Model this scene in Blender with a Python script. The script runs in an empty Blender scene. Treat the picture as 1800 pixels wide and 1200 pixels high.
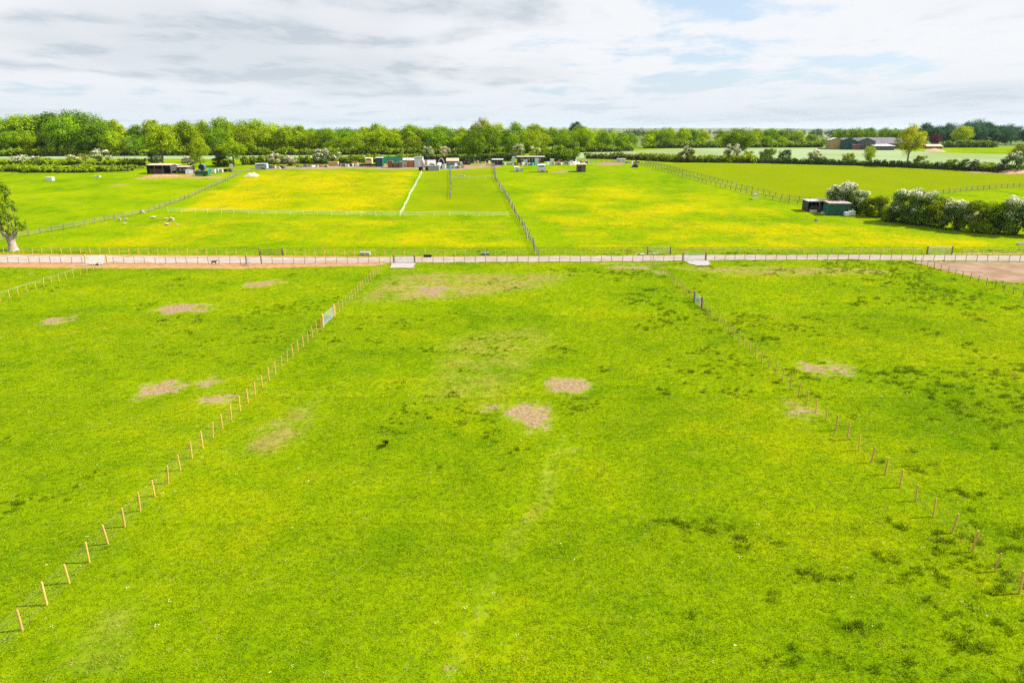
import bpy, math, random
import numpy as np
from mathutils import Vector, Matrix

R = math.radians
rng = np.random.default_rng(7)
random.seed(7)
scene = bpy.context.scene
COL = scene.collection

# ------------------------------------------------------------------ camera
CAM_H, FPX, HOR = 20.0, 1200.0, 230.0
PITCH = math.atan((600 - HOR) / FPX)
cam = bpy.data.cameras.new('camera')
cam.sensor_width = 36.0
cam.lens = 24.0
cam.clip_start = 0.5
cam.clip_end = 20000
co = bpy.data.objects.new('camera', cam)
COL.objects.link(co)
co.location = (0, 0, CAM_H)
co.rotation_euler = (math.pi / 2 - PITCH, 0, 0)
scene.camera = co

# ------------------------------------------------------------------ sky, sun, exposure
CLOUD_X, CLOUD_Y = 23.3, 14.9
SUN_EL, SUN_AZ = R(43), R(6)          # sun to the right of the picture, a little beyond it
w = bpy.data.worlds.new('World')
scene.world = w
w.use_nodes = True
nt = w.node_tree
nt.nodes.clear()


class NT:
    """small helper to write node graphs"""
    def __init__(s, tree):
        s.t = tree

    def n(s, kind, **kw):
        nd = s.t.nodes.new(kind)
        for k, v in kw.items():
            setattr(nd, k, v)
        return nd

    def put(s, sock, v):
        if v is None:
            return
        if isinstance(v, bpy.types.NodeSocket):
            s.t.links.new(v, sock)
        else:
            if hasattr(sock, 'default_value'):
                try:
                    sock.default_value = v
                except Exception:
                    sock.default_value = (*v, 1.0)

    def math(s, op, a, b=None, c=None, clamp=False):
        nd = s.n('ShaderNodeMath', operation=op, use_clamp=clamp)
        for i, v in enumerate((a, b, c)):
            s.put(nd.inputs[i], v)
        return nd.outputs[0]

    def vmath(s, op, a, b=None):
        nd = s.n('ShaderNodeVectorMath', operation=op)
        s.put(nd.inputs[0], a)
        if b is not None:
            s.put(nd.inputs[3 if op == 'SCALE' else 1], b)
        return nd.outputs['Value'] if op in ('LENGTH', 'DOT_PRODUCT') else nd.outputs[0]

    def noise(s, vec, scale, detail=3.0, rough=0.55, dist=0.0, col=False):
        nd = s.n('ShaderNodeTexNoise')
        s.put(nd.inputs['Vector'], vec)
        s.put(nd.inputs['Scale'], scale)
        s.put(nd.inputs['Detail'], detail)
        s.put(nd.inputs['Roughness'], rough)
        s.put(nd.inputs['Distortion'], dist)
        return nd.outputs['Color' if col else 'Fac']

    def step(s, v, a, b, lo=0.0, hi=1.0):
        nd = s.n('ShaderNodeMapRange', interpolation_type='SMOOTHSTEP')
        s.put(nd.inputs['Value'], v)
        s.put(nd.inputs['From Min'], a)
        s.put(nd.inputs['From Max'], b)
        s.put(nd.inputs['To Min'], lo)
        s.put(nd.inputs['To Max'], hi)
        return nd.outputs[0]

    def mix(s, f, a, b, mode='MIX'):
        nd = s.n('ShaderNodeMix', data_type='RGBA', blend_type=mode)
        s.put(nd.inputs[0], f)
        s.put(nd.inputs[6], a if isinstance(a, bpy.types.NodeSocket) else (*a[:3], 1))
        s.put(nd.inputs[7], b if isinstance(b, bpy.types.NodeSocket) else (*b[:3], 1))
        return nd.outputs[2]

    def attr(s, name, kind='GEOMETRY'):
        nd = s.n('ShaderNodeAttribute', attribute_type=kind, attribute_name=name)
        return nd.outputs['Fac']


g = NT(nt)
sky = g.n('ShaderNodeTexSky', sky_type='NISHITA', sun_disc=False)
sky.sun_elevation = SUN_EL
sky.sun_rotation = math.pi / 2 - SUN_AZ
sky.air_density = 1.0
sky.dust_density = 1.2
sky.ozone_density = 1.0
tc = g.n('ShaderNodeTexCoord')
sep = g.n('ShaderNodeSeparateXYZ')
nt.links.new(tc.outputs['Generated'], sep.inputs[0])
zz = g.math('ADD', g.math('MAXIMUM', sep.outputs[2], 0.0), 0.075)
comb = g.n('ShaderNodeCombineXYZ')
g.put(comb.inputs[0], g.math('DIVIDE', sep.outputs[0], zz))
g.put(comb.inputs[1], g.math('MULTIPLY', g.math('DIVIDE', sep.outputs[1], zz), 0.72))
# a sheet of broken cloud overhead: large banks, billows within them, shaded undersides
uv = g.vmath('ADD', comb.outputs[0], (CLOUD_X, CLOUD_Y, 0.0))
warp = g.noise(uv, 0.7, 3, 0.5, 0.0, True)
uvw = g.vmath('ADD', uv, g.vmath('SCALE', g.vmath('SUBTRACT', warp, (0.5, 0.5, 0.5)), 0.55))
big = g.noise(uvw, 0.34, 3, 0.5)
bill = g.noise(uvw, 1.25, 8, 0.61)
dens = g.math('ADD', g.math('MULTIPLY', big, 0.54), g.math('MULTIPLY', bill, 0.46))
mask = g.step(dens, 0.395, 0.462)
# the same cloud a little further along: where it is denser behind, this spot is underside
uv2 = g.vmath('ADD', uvw, (0.05, 0.34, 0.0))
dens2 = g.math('ADD', g.math('MULTIPLY', g.noise(uv2, 0.34, 3, 0.5), 0.54), g.math('MULTIPLY', g.noise(uv2, 1.25, 8, 0.61), 0.46))
under = g.step(g.math('SUBTRACT', dens, dens2), -0.04, 0.11)
thick = g.step(dens, 0.47, 0.60)
shade = g.math('MULTIPLY', g.math('MULTIPLY', under, 0.72), thick)
shade = g.math('ADD', shade, g.math('MULTIPLY', g.step(big, 0.47, 0.66), 0.55), clamp=True)
cloud = g.mix(shade, (0.392, 0.396, 0.406), (0.246, 0.270, 0.296))
skyc = g.mix(1.0, sky.outputs[0], (0.07, 0.07, 0.07), 'MULTIPLY')
blue = g.mix(0.62, skyc, (0.262, 0.325, 0.408))
col = g.mix(g.math('MULTIPLY', mask, 0.94), blue, cloud)
hz = g.step(sep.outputs[2], 0.0, 0.10, 0.66, 0.0)
col = g.mix(hz, col, (0.300, 0.334, 0.372))
bg = g.n('ShaderNodeBackground')
g.put(bg.inputs[0], col)
bg.inputs[1].default_value = 1.0
wo = g.n('ShaderNodeOutputWorld')
nt.links.new(bg.outputs[0], wo.inputs[0])

sl = bpy.data.lights.new('sun', 'SUN')
sl.energy = 4.6
sl.angle = R(0.6)
sl.color = (1.0, 0.945, 0.86)
so = bpy.data.objects.new('sun', sl)
COL.objects.link(so)
sdir = Vector((math.cos(SUN_EL) * math.cos(SUN_AZ), math.cos(SUN_EL) * math.sin(SUN_AZ), math.sin(SUN_EL)))
so.rotation_euler = sdir.to_track_quat('Z', 'Y').to_euler()
so.location = (60, 0, 80)

vs = scene.view_settings
vs.view_transform = 'Standard'
vs.look = 'None'
vs.exposure = 1.25
vs.gamma = 1.0
vs.use_curve_mapping = False
scene.render.engine = 'CYCLES'
cy = scene.cycles
cy.max_bounces = 6
cy.diffuse_bounces = 3
cy.glossy_bounces = 2
cy.transmission_bounces = 4
cy.transparent_max_bounces = 8
cy.volume_bounces = 1
cy.caustics_reflective = False
cy.caustics_refractive = False
cy.use_denoising = False
cy.use_adaptive_sampling = False
cy.sample_clamp_indirect = 4.0


# ------------------------------------------------------------------ terrain height, pixel to ground
def sst(a, b, t):
    t = np.clip((t - a) / (b - a), 0, 1)
    return t * t * (3 - 2 * t)


_H = np.random.default_rng(99).random((256, 256))


def vnoise(x, y):
    xi = np.floor(x).astype(int)
    yi = np.floor(y).astype(int)
    fx = x - xi
    fy = y - yi
    fx = fx * fx * (3 - 2 * fx)
    fy = fy * fy * (3 - 2 * fy)
    a = _H[xi & 255, yi & 255]
    b = _H[(xi + 1) & 255, yi & 255]
    c = _H[xi & 255, (yi + 1) & 255]
    d = _H[(xi + 1) & 255, (yi + 1) & 255]
    return (a * (1 - fx) + b * fx) * (1 - fy) + (c * (1 - fx) + d * fx) * fy


def fbm(x, y, o=4):
    s, a, t = 0.0, 1.0, 0.0
    for i in range(o):
        s = s + a * vnoise(x * 2 ** i + 17.3 * i, y * 2 ** i + 31.7 * i)
        t += a
        a *= 0.5
    return s / t


def height(x, y):
    x = np.asarray(x, float)
    y = np.asarray(y, float)
    z = 8.0 * sst(116, 285, y) + 2.0 * sst(285, 440, y)
    z = z + 0.5 * (fbm(x / 40, y / 40, 2) - 0.5) * sst(125, 170, y) * (1 - sst(230, 330, y))
    z = z + 0.16 * (fbm(x / 4.0, y / 4.0, 3) - 0.5) * (1 - sst(92, 101, y))
    far = sst(3800, 7000, y)
    z = z + far * (4 + 46 * fbm(x / 1300 + 3.1, y / 2500, 3))
    return z


def hz_(x, y):
    return float(height(x, y))


def at(px, py):
    """ground point seen at a pixel of the 1800x1200 photograph"""
    v = (py - 600) / FPX
    u = (px - 900) / FPX
    d = math.sin(PITCH) + v * math.cos(PITCH)
    f = math.cos(PITCH) - v * math.sin(PITCH)
    lo, hi = 8.0, 5.0
    t = 10.0
    pt = t
    while t < 6000:
        if CAM_H - d * t <= hz_(u * t, f * t):
            break
        pt = t
        t *= 1.03
    lo, hi = pt, t
    for _ in range(30):
        m = (lo + hi) / 2
        if CAM_H - d * m <= hz_(u * m, f * m):
            hi = m
        else:
            lo = m
    t = hi
    return Vector((u * t, f * t, hz_(u * t, f * t)))


def depth_of(p):
    return p.y * math.cos(PITCH) + (CAM_H - p.z) * math.sin(PITCH)


def mpp(p):
    """metres per photograph pixel at a point"""
    return depth_of(p) / FPX


def col_at(px, y, z=None):
    """world point in a pixel column at a ground distance y"""
    zz = 8.0 if z is None else z
    x = (px - 900) / FPX * (y * math.cos(PITCH) + (CAM_H - zz) * math.sin(PITCH))
    zz = hz_(x, y)
    x = (px - 900) / FPX * (y * math.cos(PITCH) + (CAM_H - zz) * math.sin(PITCH))
    return Vector((x, y, hz_(x, y)))


# ------------------------------------------------------------------ object helpers
def tag(o, label=None, cat=None, group=None, kind=None):
    if label:
        o['label'] = label
    if cat:
        o['category'] = cat
    if group:
        o['group'] = group
    if kind:
        o['kind'] = kind
    return o


def empty(name, loc, rz=0.0):
    o = bpy.data.objects.new(name, None)
    o.empty_display_size = 0.3
    COL.objects.link(o)
    o.location = loc
    o.rotation_euler = (0, 0, rz)
    return o


def thing(name, label, cat, loc=(0, 0, 0), rz=0.0, group=None):
    return tag(empty(name, loc, rz), label, cat, group)


def link(name, mesh, parent=None, loc=None):
    o = bpy.data.objects.new(name, mesh)
    COL.objects.link(o)
    if parent:
        o.parent = parent
    if loc is not None:
        o.location = loc
    return o


def np_mesh(name, verts, faces, mats=(), midx=None, smooth=False):
    """mesh from an (n,3) array and an (m,k) array of faces"""
    me = bpy.data.meshes.new(name)
    verts = np.asarray(verts, np.float32)
    faces = np.asarray(faces, np.int32)
    me.vertices.add(len(verts))
    me.vertices.foreach_set('co', verts.ravel())
    k = faces.shape[1]
    me.loops.add(faces.size)
    me.loops.foreach_set('vertex_index', faces.ravel())
    me.polygons.add(len(faces))
    me.polygons.foreach_set('loop_start', np.arange(0, faces.size, k, dtype=np.int32))
    me.polygons.foreach_set('loop_total', np.full(len(faces), k, np.int32))
    for m in mats:
        me.materials.append(m)
    if midx is not None:
        me.polygons.foreach_set('material_index', np.asarray(midx, np.int32))
    if smooth:
        me.polygons.foreach_set('use_smooth', np.ones(len(faces), bool))
    me.update(calc_edges=True)
    me.validate()
    return me


class MB:
    """collects boxes, bars, tubes; build() links them as one mesh object"""
    def __init__(s):
        s.v, s.f = [], []

    def poly(s, vs_, fs):
        o = len(s.v)
        s.v += [tuple(v) for v in vs_]
        s.f += [tuple(i + o for i in f) for f in fs]
        return s

    def box(s, c, d, rz=0.0, tilt=None):
        x, y, z = d[0] / 2, d[1] / 2, d[2] / 2
        m = Matrix.Rotation(rz, 3, 'Z')
        if tilt:
            m = m @ Matrix.Rotation(tilt[0], 3, 'X') @ Matrix.Rotation(tilt[1], 3, 'Y')
        pts = [Vector(c) + m @ Vector(p) for p in
               ((-x, -y, -z), (x, -y, -z), (x, y, -z), (-x, y, -z), (-x, -y, z), (x, -y, z), (x, y, z), (-x, y, z))]
        return s.poly(pts, [(0, 3, 2, 1), (4, 5, 6, 7), (0, 1, 5, 4), (1, 2, 6, 5), (2, 3, 7, 6), (3, 0, 4, 7)])

    def tube(s, pts, rad, n=8, cap=True):
        pts = [Vector(p) for p in pts]
        if not hasattr(rad, '__len__'):
            rad = [rad] * len(pts)
        rings = []
        for i, p in enumerate(pts):
            d = (pts[min(i + 1, len(pts) - 1)] - pts[max(i - 1, 0)])
            d = d.normalized() if d.length > 1e-9 else Vector((0, 0, 1))
            a = d.orthogonal() if abs(d.z) < 0.99 else Vector((1, 0, 0))
            a = (a - d * a.dot(d)).normalized()
            if abs(d.z) < 0.9:
                a = Vector((0, 0, 1)) - d * d.z
                a.normalize()
            b = d.cross(a)
            rings.append([p + (a * math.cos(t) + b * math.sin(t)) * rad[i] for t in
                          [2 * math.pi * k / n for k in range(n)]])
        vs_ = [v for r in rings for v in r]
        fs = []
        for i in range(len(pts) - 1):
            for k in range(n):
                fs.append((i * n + k, i * n + (k + 1) % n, (i + 1) * n + (k + 1) % n, (i + 1) * n + k))
        if cap:
            fs.append(tuple(range(n - 1, -1, -1)))
            fs.append(tuple((len(pts) - 1) * n + k for k in range(n)))
        return s.poly(vs_, fs)

    def mesh(s, name, mat, smooth=False):
        me = bpy.data.meshes.new(name)
        me.from_pydata(s.v, [], s.f)
        if mat:
            for m in (mat if isinstance(mat, (list, tuple)) else [mat]):
                me.materials.append(m)
        if smooth:
            for p in me.polygons:
                p.use_smooth = True
        me.update()
        return me

    def build(s, name, mat, parent=None, loc=None, smooth=False):
        return link(name, s.mesh(name, mat, smooth), parent, loc)


def copy_tree(o, parent=None):
    c = o.copy()
    COL.objects.link(c)
    if parent:
        c.parent = parent
    for ch in list(o.children):
        copy_tree(ch, c)
    return c


# ------------------------------------------------------------------ materials
def mat(name):
    m = bpy.data.materials.new(name)
    m.use_nodes = True
    m.node_tree.nodes.clear()
    gg = NT(m.node_tree)
    out = gg.n('ShaderNodeOutputMaterial')
    return m, gg, out


def bsdf(gg, out, colr, rough=0.8, normal=None, spec=0.3, metal=0.0):
    b = gg.n('ShaderNodeBsdfPrincipled')
    gg.put(b.inputs['Base Color'], colr if isinstance(colr, bpy.types.NodeSocket) else (*colr[:3], 1))
    gg.put(b.inputs['Roughness'], rough)
    gg.put(b.inputs['Specular IOR Level'], spec)
    gg.put(b.inputs['Metallic'], metal)
    if normal is not None:
        gg.put(b.inputs['Normal'], normal)
    gg.t.links.new(b.outputs[0], out.inputs[0])
    return b


def bump(gg, h, strength=0.5, dist=0.05):
    nd = gg.n('ShaderNodeBump')
    gg.put(nd.inputs['Height'], h)
    nd.inputs['Strength'].default_value = strength
    nd.inputs['Distance'].default_value = dist
    return nd.outputs[0]


def simple(name, c, var=0.25, scale=3.0, rough=0.8, metal=0.0, spec=0.3, dirt=None, corr=None, axis=0, indiv=None):
    """weathered plain surface: colour with two scales of blotching, optional corrugation ridges"""
    m, gg, out = mat(name)
    tcn = gg.n('ShaderNodeTexCoord').outputs['Object']
    a = gg.noise(tcn, scale, 5, 0.6)
    b_ = gg.noise(tcn, scale * 6, 3, 0.6)
    f = gg.math('ADD', gg.math('MULTIPLY', a, 0.65), gg.math('MULTIPLY', b_, 0.35))
    dark = tuple(x * (1 - var) for x in c)
    lite = tuple(min(1, x * (1 + var)) for x in c)
    cc = gg.mix(gg.step(f, 0.3, 0.7), dark, lite)
    if dirt:
        cc = gg.mix(gg.step(gg.noise(tcn, scale * 0.7, 6, 0.65), 0.52, 0.7), cc, dirt)
    if indiv:                     # each piece weathers differently
        cc = gg.mix(gg.step(gg.n('ShaderNodeObjectInfo').outputs['Random'], 0.25, 1.0, 0.0, 0.75), cc, indiv)
    nrm = None
    if corr:
        wv = gg.n('ShaderNodeTexWave', wave_type='BANDS', bands_direction='XYZ'[axis])
        gg.put(wv.inputs['Vector'], tcn)
        gg.put(wv.inputs['Scale'], corr)
        nrm = bump(gg, wv.outputs['Fac'], 0.8, 0.05)
    else:
        nrm = bump(gg, b_, 0.4, 0.02)
    bsdf(gg, out, cc, rough, nrm, spec, metal)
    return m


# colour of grass, shared by the ground sheet and the grass blades standing on it
G_MID, G_LITE, G_DARK = (0.162, 0.247, 0.0011), (0.216, 0.276, 0.0012), (0.100, 0.194, 0.0011)
G_YEL, G_OLIVE, G_CROP, G_DRY = (0.44, 0.335, 0.0015), (0.158, 0.200, 0.002), (0.175, 0.225, 0.085), (0.25, 0.215, 0.055)


def grass_color(gg, P, A):
    """A: dict of attribute sockets"""
    n1 = gg.noise(P, 0.075, 3, 0.55)
    n2 = gg.noise(P, 0.42, 4, 0.6)
    n3 = gg.noise(P, 2.1, 3, 0.6)
    f = gg.math('ADD', gg.math('ADD', gg.math('MULTIPLY', n1, 0.50), gg.math('MULTIPLY', n2, 0.34)),
                gg.math('MULTIPLY', n3, 0.16))
    c = gg.mix(gg.step(f, 0.37, 0.51), G_DARK, G_MID)
    c = gg.mix(gg.step(f, 0.50, 0.60), c, G_LITE)
    c = gg.mix(gg.math('MULTIPLY', A['olive'], 0.75), c, G_OLIVE)
    # buttercups: streaky drifts of yellow
    st = gg.n('ShaderNodeMapping')
    st.inputs['Scale'].default_value = (0.085, 0.075, 0.1)
    gg.put(st.inputs['Vector'], P)
    y1 = gg.noise(st.outputs[0], 1.0, 6, 0.62, 0.3)
    y2 = gg.noise(P, 0.9, 4, 0.65)
    yv = gg.math('ADD', gg.math('MULTIPLY', y1, 0.62), gg.math('MULTIPLY', y2, 0.38))
    th = gg.math('SUBTRACT', 0.70, gg.math('MULTIPLY', A['butter'], 0.258))
    yf = gg.step(gg.math('SUBTRACT', yv, th), -0.09, 0.15)
    yf = gg.math('MULTIPLY', yf, gg.math('MINIMUM', gg.math('MULTIPLY', A['butter'], 1.25), 0.9))
    yf = gg.math('MULTIPLY', yf, gg.step(gg.noise(P, 1.7, 3, 0.75), 0.38, 0.60, 0.30, 1.0))     # flower heads in drifts
    c = gg.mix(yf, c, G_YEL)
    rs = gg.math('MULTIPLY', gg.step(gg.noise(P, 0.22, 5, 0.66), 0.55, 0.68, 0.0, 0.55), gg.step(A['butter'], 0.15, 0.5))
    c = gg.mix(rs, c, (0.17, 0.145, 0.012))      # seeding sorrel and dock among the flowers
    c = gg.mix(gg.math('MULTIPLY', gg.step(A['dry'], 0.25, 0.85), gg.step(n2, 0.3, 0.62)), c, G_DRY)
    return c, n3


# ground
GROUND, gg, out = mat('ground')
P = gg.n('ShaderNodeNewGeometry').outputs['Position']
A = {k: gg.attr(k) for k in ('butter', 'olive', 'crop', 'bare', 'soil', 'sand', 'dry')}
gc, gn3 = grass_color(gg, P, A)
gc = gg.mix(1.0, gc, (0.84, 0.83, 0.84), 'MULTIPLY')  # self-shading of grass put into the sheet's colour as an even darkening
e1 = gg.noise(P, 0.9, 5, 0.65)
e2 = gg.noise(P, 4.0, 4, 0.7)
e = gg.math('ADD', gg.math('MULTIPLY', gg.math('SUBTRACT', e1, 0.5), 1.4), gg.math('MULTIPLY', gg.math('SUBTRACT', e2, 0.5), 0.9))
cropc = gg.mix(gg.step(gg.noise(P, 0.02, 3), 0.35, 0.65), G_CROP, (0.215, 0.275, 0.15))
gc = gg.mix(gg.step(A['crop'], 0.4, 0.6), gc, cropc)
vor = gg.n('ShaderNodeTexVoronoi')           # patchwork of distant fields
gg.put(vor.inputs['Vector'], P)
vor.inputs['Scale'].default_value = 0.0042
sv = gg.n('ShaderNodeSeparateColor')
gg.t.links.new(vor.outputs['Color'], sv.inputs[0])
fc = gg.mix(gg.step(sv.outputs[0], 0.3, 0.7), (0.10, 0.145, 0.05), (0.17, 0.20, 0.10))
fc = gg.mix(gg.step(sv.outputs[1], 0.72, 0.78), fc, (0.20, 0.15, 0.09))
sp_ = gg.n('ShaderNodeSeparateXYZ')
gg.put(sp_.inputs[0], P)
gc = gg.mix(gg.step(sp_.outputs[1], 455, 475), gc, fc)
fw = gg.noise(P, 30.0, 2, 0.6)
barec = gg.mix(gg.step(e2, 0.35, 0.65), (0.155, 0.105, 0.055), (0.285, 0.21, 0.12))
gc = gg.mix(gg.step(gg.math('ADD', A['bare'], e), 0.44, 0.60), gc, barec)
soilc = gg.mix(gg.step(e1, 0.35, 0.65), (0.27, 0.14, 0.06), (0.33, 0.205, 0.105))
gc = gg.mix(gg.step(gg.math('ADD', A['soil'], gg.math('MULTIPLY', e, 0.6)), 0.42, 0.58), gc, soilc)
sandc = gg.mix(gg.step(gg.noise(P, 0.35, 5, 0.65), 0.35, 0.65), (0.19, 0.125, 0.08), (0.26, 0.185, 0.13))
gc = gg.mix(gg.step(gg.math('ADD', A['sand'], gg.math('MULTIPLY', e, 0.6)), 0.42, 0.58), gc, sandc)
hgt = gg.math('ADD', gg.math('MULTIPLY', gg.noise(P, 1.1, 4, 0.65), 1.0), gg.math('MULTIPLY', gg.noise(P, 6.0, 3, 0.7), 0.35))
bsdf(gg, out, gc, 1.0, bump(gg, hgt, 0.55, 0.12), 0.0)

# grass blades (instances): colour taken at the place each tuft stands
BLADE, gg, out = mat('grass_blade')
oi = gg.n('ShaderNodeObjectInfo')
A = {k: gg.attr(k, 'INSTANCER') for k in ('butter', 'olive', 'dry')}
gc, _ = grass_color(gg, oi.outputs['Location'], A)
rv = oi.outputs['Random']
isl = gg.n('ShaderNodeNewGeometry').outputs['Random Per Island']
gc = gg.mix(gg.step(rv, 0.0, 1.0, 0.0, 0.35), gc, (0.25, 0.29, 0.002))
vsc = gg.n('ShaderNodeVectorMath', operation='SCALE')
gg.put(vsc.inputs[0], gc)
gg.put(vsc.inputs[3], gg.step(isl, 0.0, 1.0, 0.80, 1.75))
gc = gg.mix(gg.step(isl, 0.80, 0.98, 0.0, 0.6), vsc.outputs[0], (0.40, 0.37, 0.05))
gc = gg.mix(gg.step(rv, 0.955, 0.985, 0.0, 0.8), gc, (0.42, 0.40, 0.09))     # pale seedheads here and there
gc = gg.mix(gg.attr('rank', 'INSTANCER'), gc, (0.045, 0.118, 0.003))
d1 = gg.n('ShaderNodeBsdfDiffuse')
gg.put(d1.inputs[0], gc)
tr = gg.n('ShaderNodeBsdfTranslucent')
gg.put(tr.inputs[0], gc)
ms = gg.n('ShaderNodeMixShader')
ms.inputs[0].default_value = 0.42
gg.t.links.new(d1.outputs[0], ms.inputs[1])
gg.t.links.new(tr.outputs[0], ms.inputs[2])
gg.t.links.new(ms.outputs[0], out.inputs[0])


def leaf_mat(name, trans=0.32, fixed=None):
    """leaf colour comes from the object's colour, varied from clump to clump"""
    m, gg, out = mat(name)
    oi = gg.n('ShaderNodeObjectInfo')
    base = oi.outputs['Color'] if fixed is None else None
    tcn = gg.n('ShaderNodeTexCoord').outputs['Object']
    P = gg.n('ShaderNodeNewGeometry').outputs['Position']
    n1 = gg.noise(P, 0.45, 3, 0.6)
    n2 = gg.noise(P, 3.0, 2, 0.6)
    f = gg.math('ADD', gg.math('MULTIPLY', n1, 0.6), gg.math('MULTIPLY', n2, 0.4))
    if base is None:
        rgb = gg.n('ShaderNodeRGB')
        rgb.outputs[0].default_value = (*fixed, 1)
        base = rgb.outputs[0]
    k = gg.step(f, 0.32, 0.68, 0.6, 1.6)
    sc = gg.n('ShaderNodeVectorMath', operation='SCALE')
    gg.put(sc.inputs[0], base)
    gg.put(sc.inputs[3], k)
    c = sc.outputs[0]
    d1 = gg.n('ShaderNodeBsdfDiffuse')
    gg.put(d1.inputs[0], c)
    tr = gg.n('ShaderNodeBsdfTranslucent')
    gg.put(tr.inputs[0], c)
    ms = gg.n('ShaderNodeMixShader')
    ms.inputs[0].default_value = trans
    gg.t.links.new(d1.outputs[0], ms.inputs[1])
    gg.t.links.new(tr.outputs[0], ms.inputs[2])
    gg.t.links.new(ms.outputs[0], out.inputs[0])
    return m


LEAF = leaf_mat('leaf')
BLOSSOM = leaf_mat('blossom', 0.25, (0.68, 0.62, 0.52))
M = {
    'slate': simple('slate_sheet', (0.10, 0.108, 0.115), 0.2, 1.2, 0.7, corr=4),
    'twig': simple('solid_hedge_core', (0.035, 0.036, 0.018), 0.4, 4),
    'bark': simple('bark', (0.13, 0.10, 0.075), 0.4, 4),
    'pale_bark': simple('pale_bark', (0.30, 0.255, 0.21), 0.35, 2.2, dirt=(0.15, 0.125, 0.10)),
    'post': simple('new_timber', (0.56, 0.345, 0.075), 0.25, 5, indiv=(0.42, 0.27, 0.085)),
    'oldpost': simple('brown_timber', (0.22, 0.135, 0.075), 0.3, 5, indiv=(0.20, 0.175, 0.13)),
    'darkpost': simple('dark_timber', (0.10, 0.075, 0.055), 0.3, 5),
    'weathered': simple('weathered_timber', (0.125, 0.11, 0.08), 0.35, 4, indiv=(0.20, 0.18, 0.14)),
    'wire': simple('galvanised_wire', (0.42, 0.45, 0.45), 0.15, 9, 0.45, 0.6),
    'gate': simple('galvanised_gate', (0.38, 0.44, 0.44), 0.15, 6, 0.45, 0.3),
    'tape': simple('white_tape', (0.62, 0.66, 0.60), 0.15, 3),
    'white': simple('white_paint', (0.62, 0.64, 0.65), 0.12, 2, 0.5, dirt=(0.42, 0.40, 0.36)),
    'bluewhite': simple('pale_blue_paint', (0.48, 0.56, 0.63), 0.12, 2, 0.5),
    'cream': simple('cream_paint', (0.60, 0.50, 0.22), 0.15, 2, 0.5),
    'green': simple('green_sheet', (0.02, 0.12, 0.075), 0.25, 2, 0.6, corr=6),
    'teal': simple('teal_net', (0.03, 0.30, 0.23), 0.25, 2, 0.8),
    'dkgreen': simple('dark_green_sheet', (0.022, 0.075, 0.065), 0.25, 2, 0.6, corr=4),
    'grey': simple('grey_sheet', (0.22, 0.225, 0.23), 0.2, 2, 0.6, corr=6),
    'roofgrey': simple('fibre_cement_roof', (0.135, 0.125, 0.145), 0.2, 0.6, 0.85, corr=2.5, dirt=(0.10, 0.095, 0.10)),
    'paleroof': simple('pale_metal_roof', (0.44, 0.44, 0.45), 0.15, 1.5, 0.5, corr=5, dirt=(0.32, 0.29, 0.26)),
    'peach': simple('peach_roof', (0.52, 0.36, 0.24), 0.2, 2),
    'darkwood': simple('dark_board', (0.055, 0.048, 0.045), 0.35, 3, corr=8),
    'brownwood': simple('brown_board', (0.17, 0.125, 0.085), 0.35, 3, corr=8),
    'tan': simple('tan_sheet', (0.42, 0.30, 0.13), 0.15, 1.5, corr=4),
    'brick': simple('red_brick', (0.19, 0.085, 0.06), 0.3, 4),
    'glass': simple('dark_glass', (0.03, 0.035, 0.04), 0.2, 3, 0.15, 0.0, 0.6),
    'black': simple('black_rubber', (0.012, 0.012, 0.013), 0.3, 6, 0.6),
    'blue': simple('blue_plastic', (0.03, 0.10, 0.26), 0.2, 3, 0.5),
    'red': simple('red_plastic', (0.42, 0.05, 0.03), 0.2, 3, 0.5),
    'rust': simple('rusty_iron', (0.20, 0.085, 0.045), 0.4, 5),
    'concrete': simple('block_wall', (0.30, 0.285, 0.275), 0.2, 3),
    'rubble': simple('rubble', (0.44, 0.36, 0.29), 0.3, 3),
    'soilheap': simple('soil_heap', (0.36, 0.20, 0.11), 0.3, 1.5),
    'fleece': simple('fleece', (0.42, 0.36, 0.26), 0.15, 8),
    'skin': simple('dark_fleece', (0.10, 0.08, 0.065), 0.2, 8),
    'feather': simple('feather', (0.004, 0.004, 0.005), 0.3, 12, 0.5),
    'hide': simple('white_hide', (0.62, 0.59, 0.53), 0.1, 4),
}

# track surface
TRACK, gg, out = mat('track')
P = gg.n('ShaderNodeNewGeometry').outputs['Position']
a = gg.noise(P, 0.5, 6, 0.65)
b_ = gg.noise(P, 5.0, 4, 0.7)
sx = gg.n('ShaderNodeSeparateXYZ')
gg.put(sx.inputs[0], P)
lft = gg.step(sx.outputs[0], -60, 0)
base = gg.mix(lft, (0.335, 0.30, 0.272), (0.272, 0.237, 0.218))
c = gg.mix(gg.step(gg.math('ADD', gg.math('MULTIPLY', a, 0.6), gg.math('MULTIPLY', b_, 0.4)), 0.35, 0.65), gg.mix(0.6, base, (0.22, 0.155, 0.11)), gg.mix(0.3, base, (0.42, 0.37, 0.33)))
mp = gg.n('ShaderNodeMapping')
mp.inputs['Scale'].default_value = (0.05, 1.3, 1.0)
gg.put(mp.inputs['Vector'], P)
ru = gg.noise(mp.outputs[0], 1.0, 4, 0.6)     # wheel ruts run along the track
c = gg.mix(gg.step(ru, 0.5, 0.68, 0.0, 0.7), c, (0.20, 0.145, 0.10))
c = gg.mix(gg.step(gg.math('ADD', ru, gg.math('MULTIPLY', b_, 0.5)), 0.50, 0.40, 0.0, 0.55), c, (0.46, 0.41, 0.37))
bsdf(gg, out, c, 0.95, bump(gg, b_, 0.5, 0.05), 0.1)
GRAVEL = simple('gravel', (0.29, 0.26, 0.245), 0.18, 2.5, 0.95)

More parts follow.
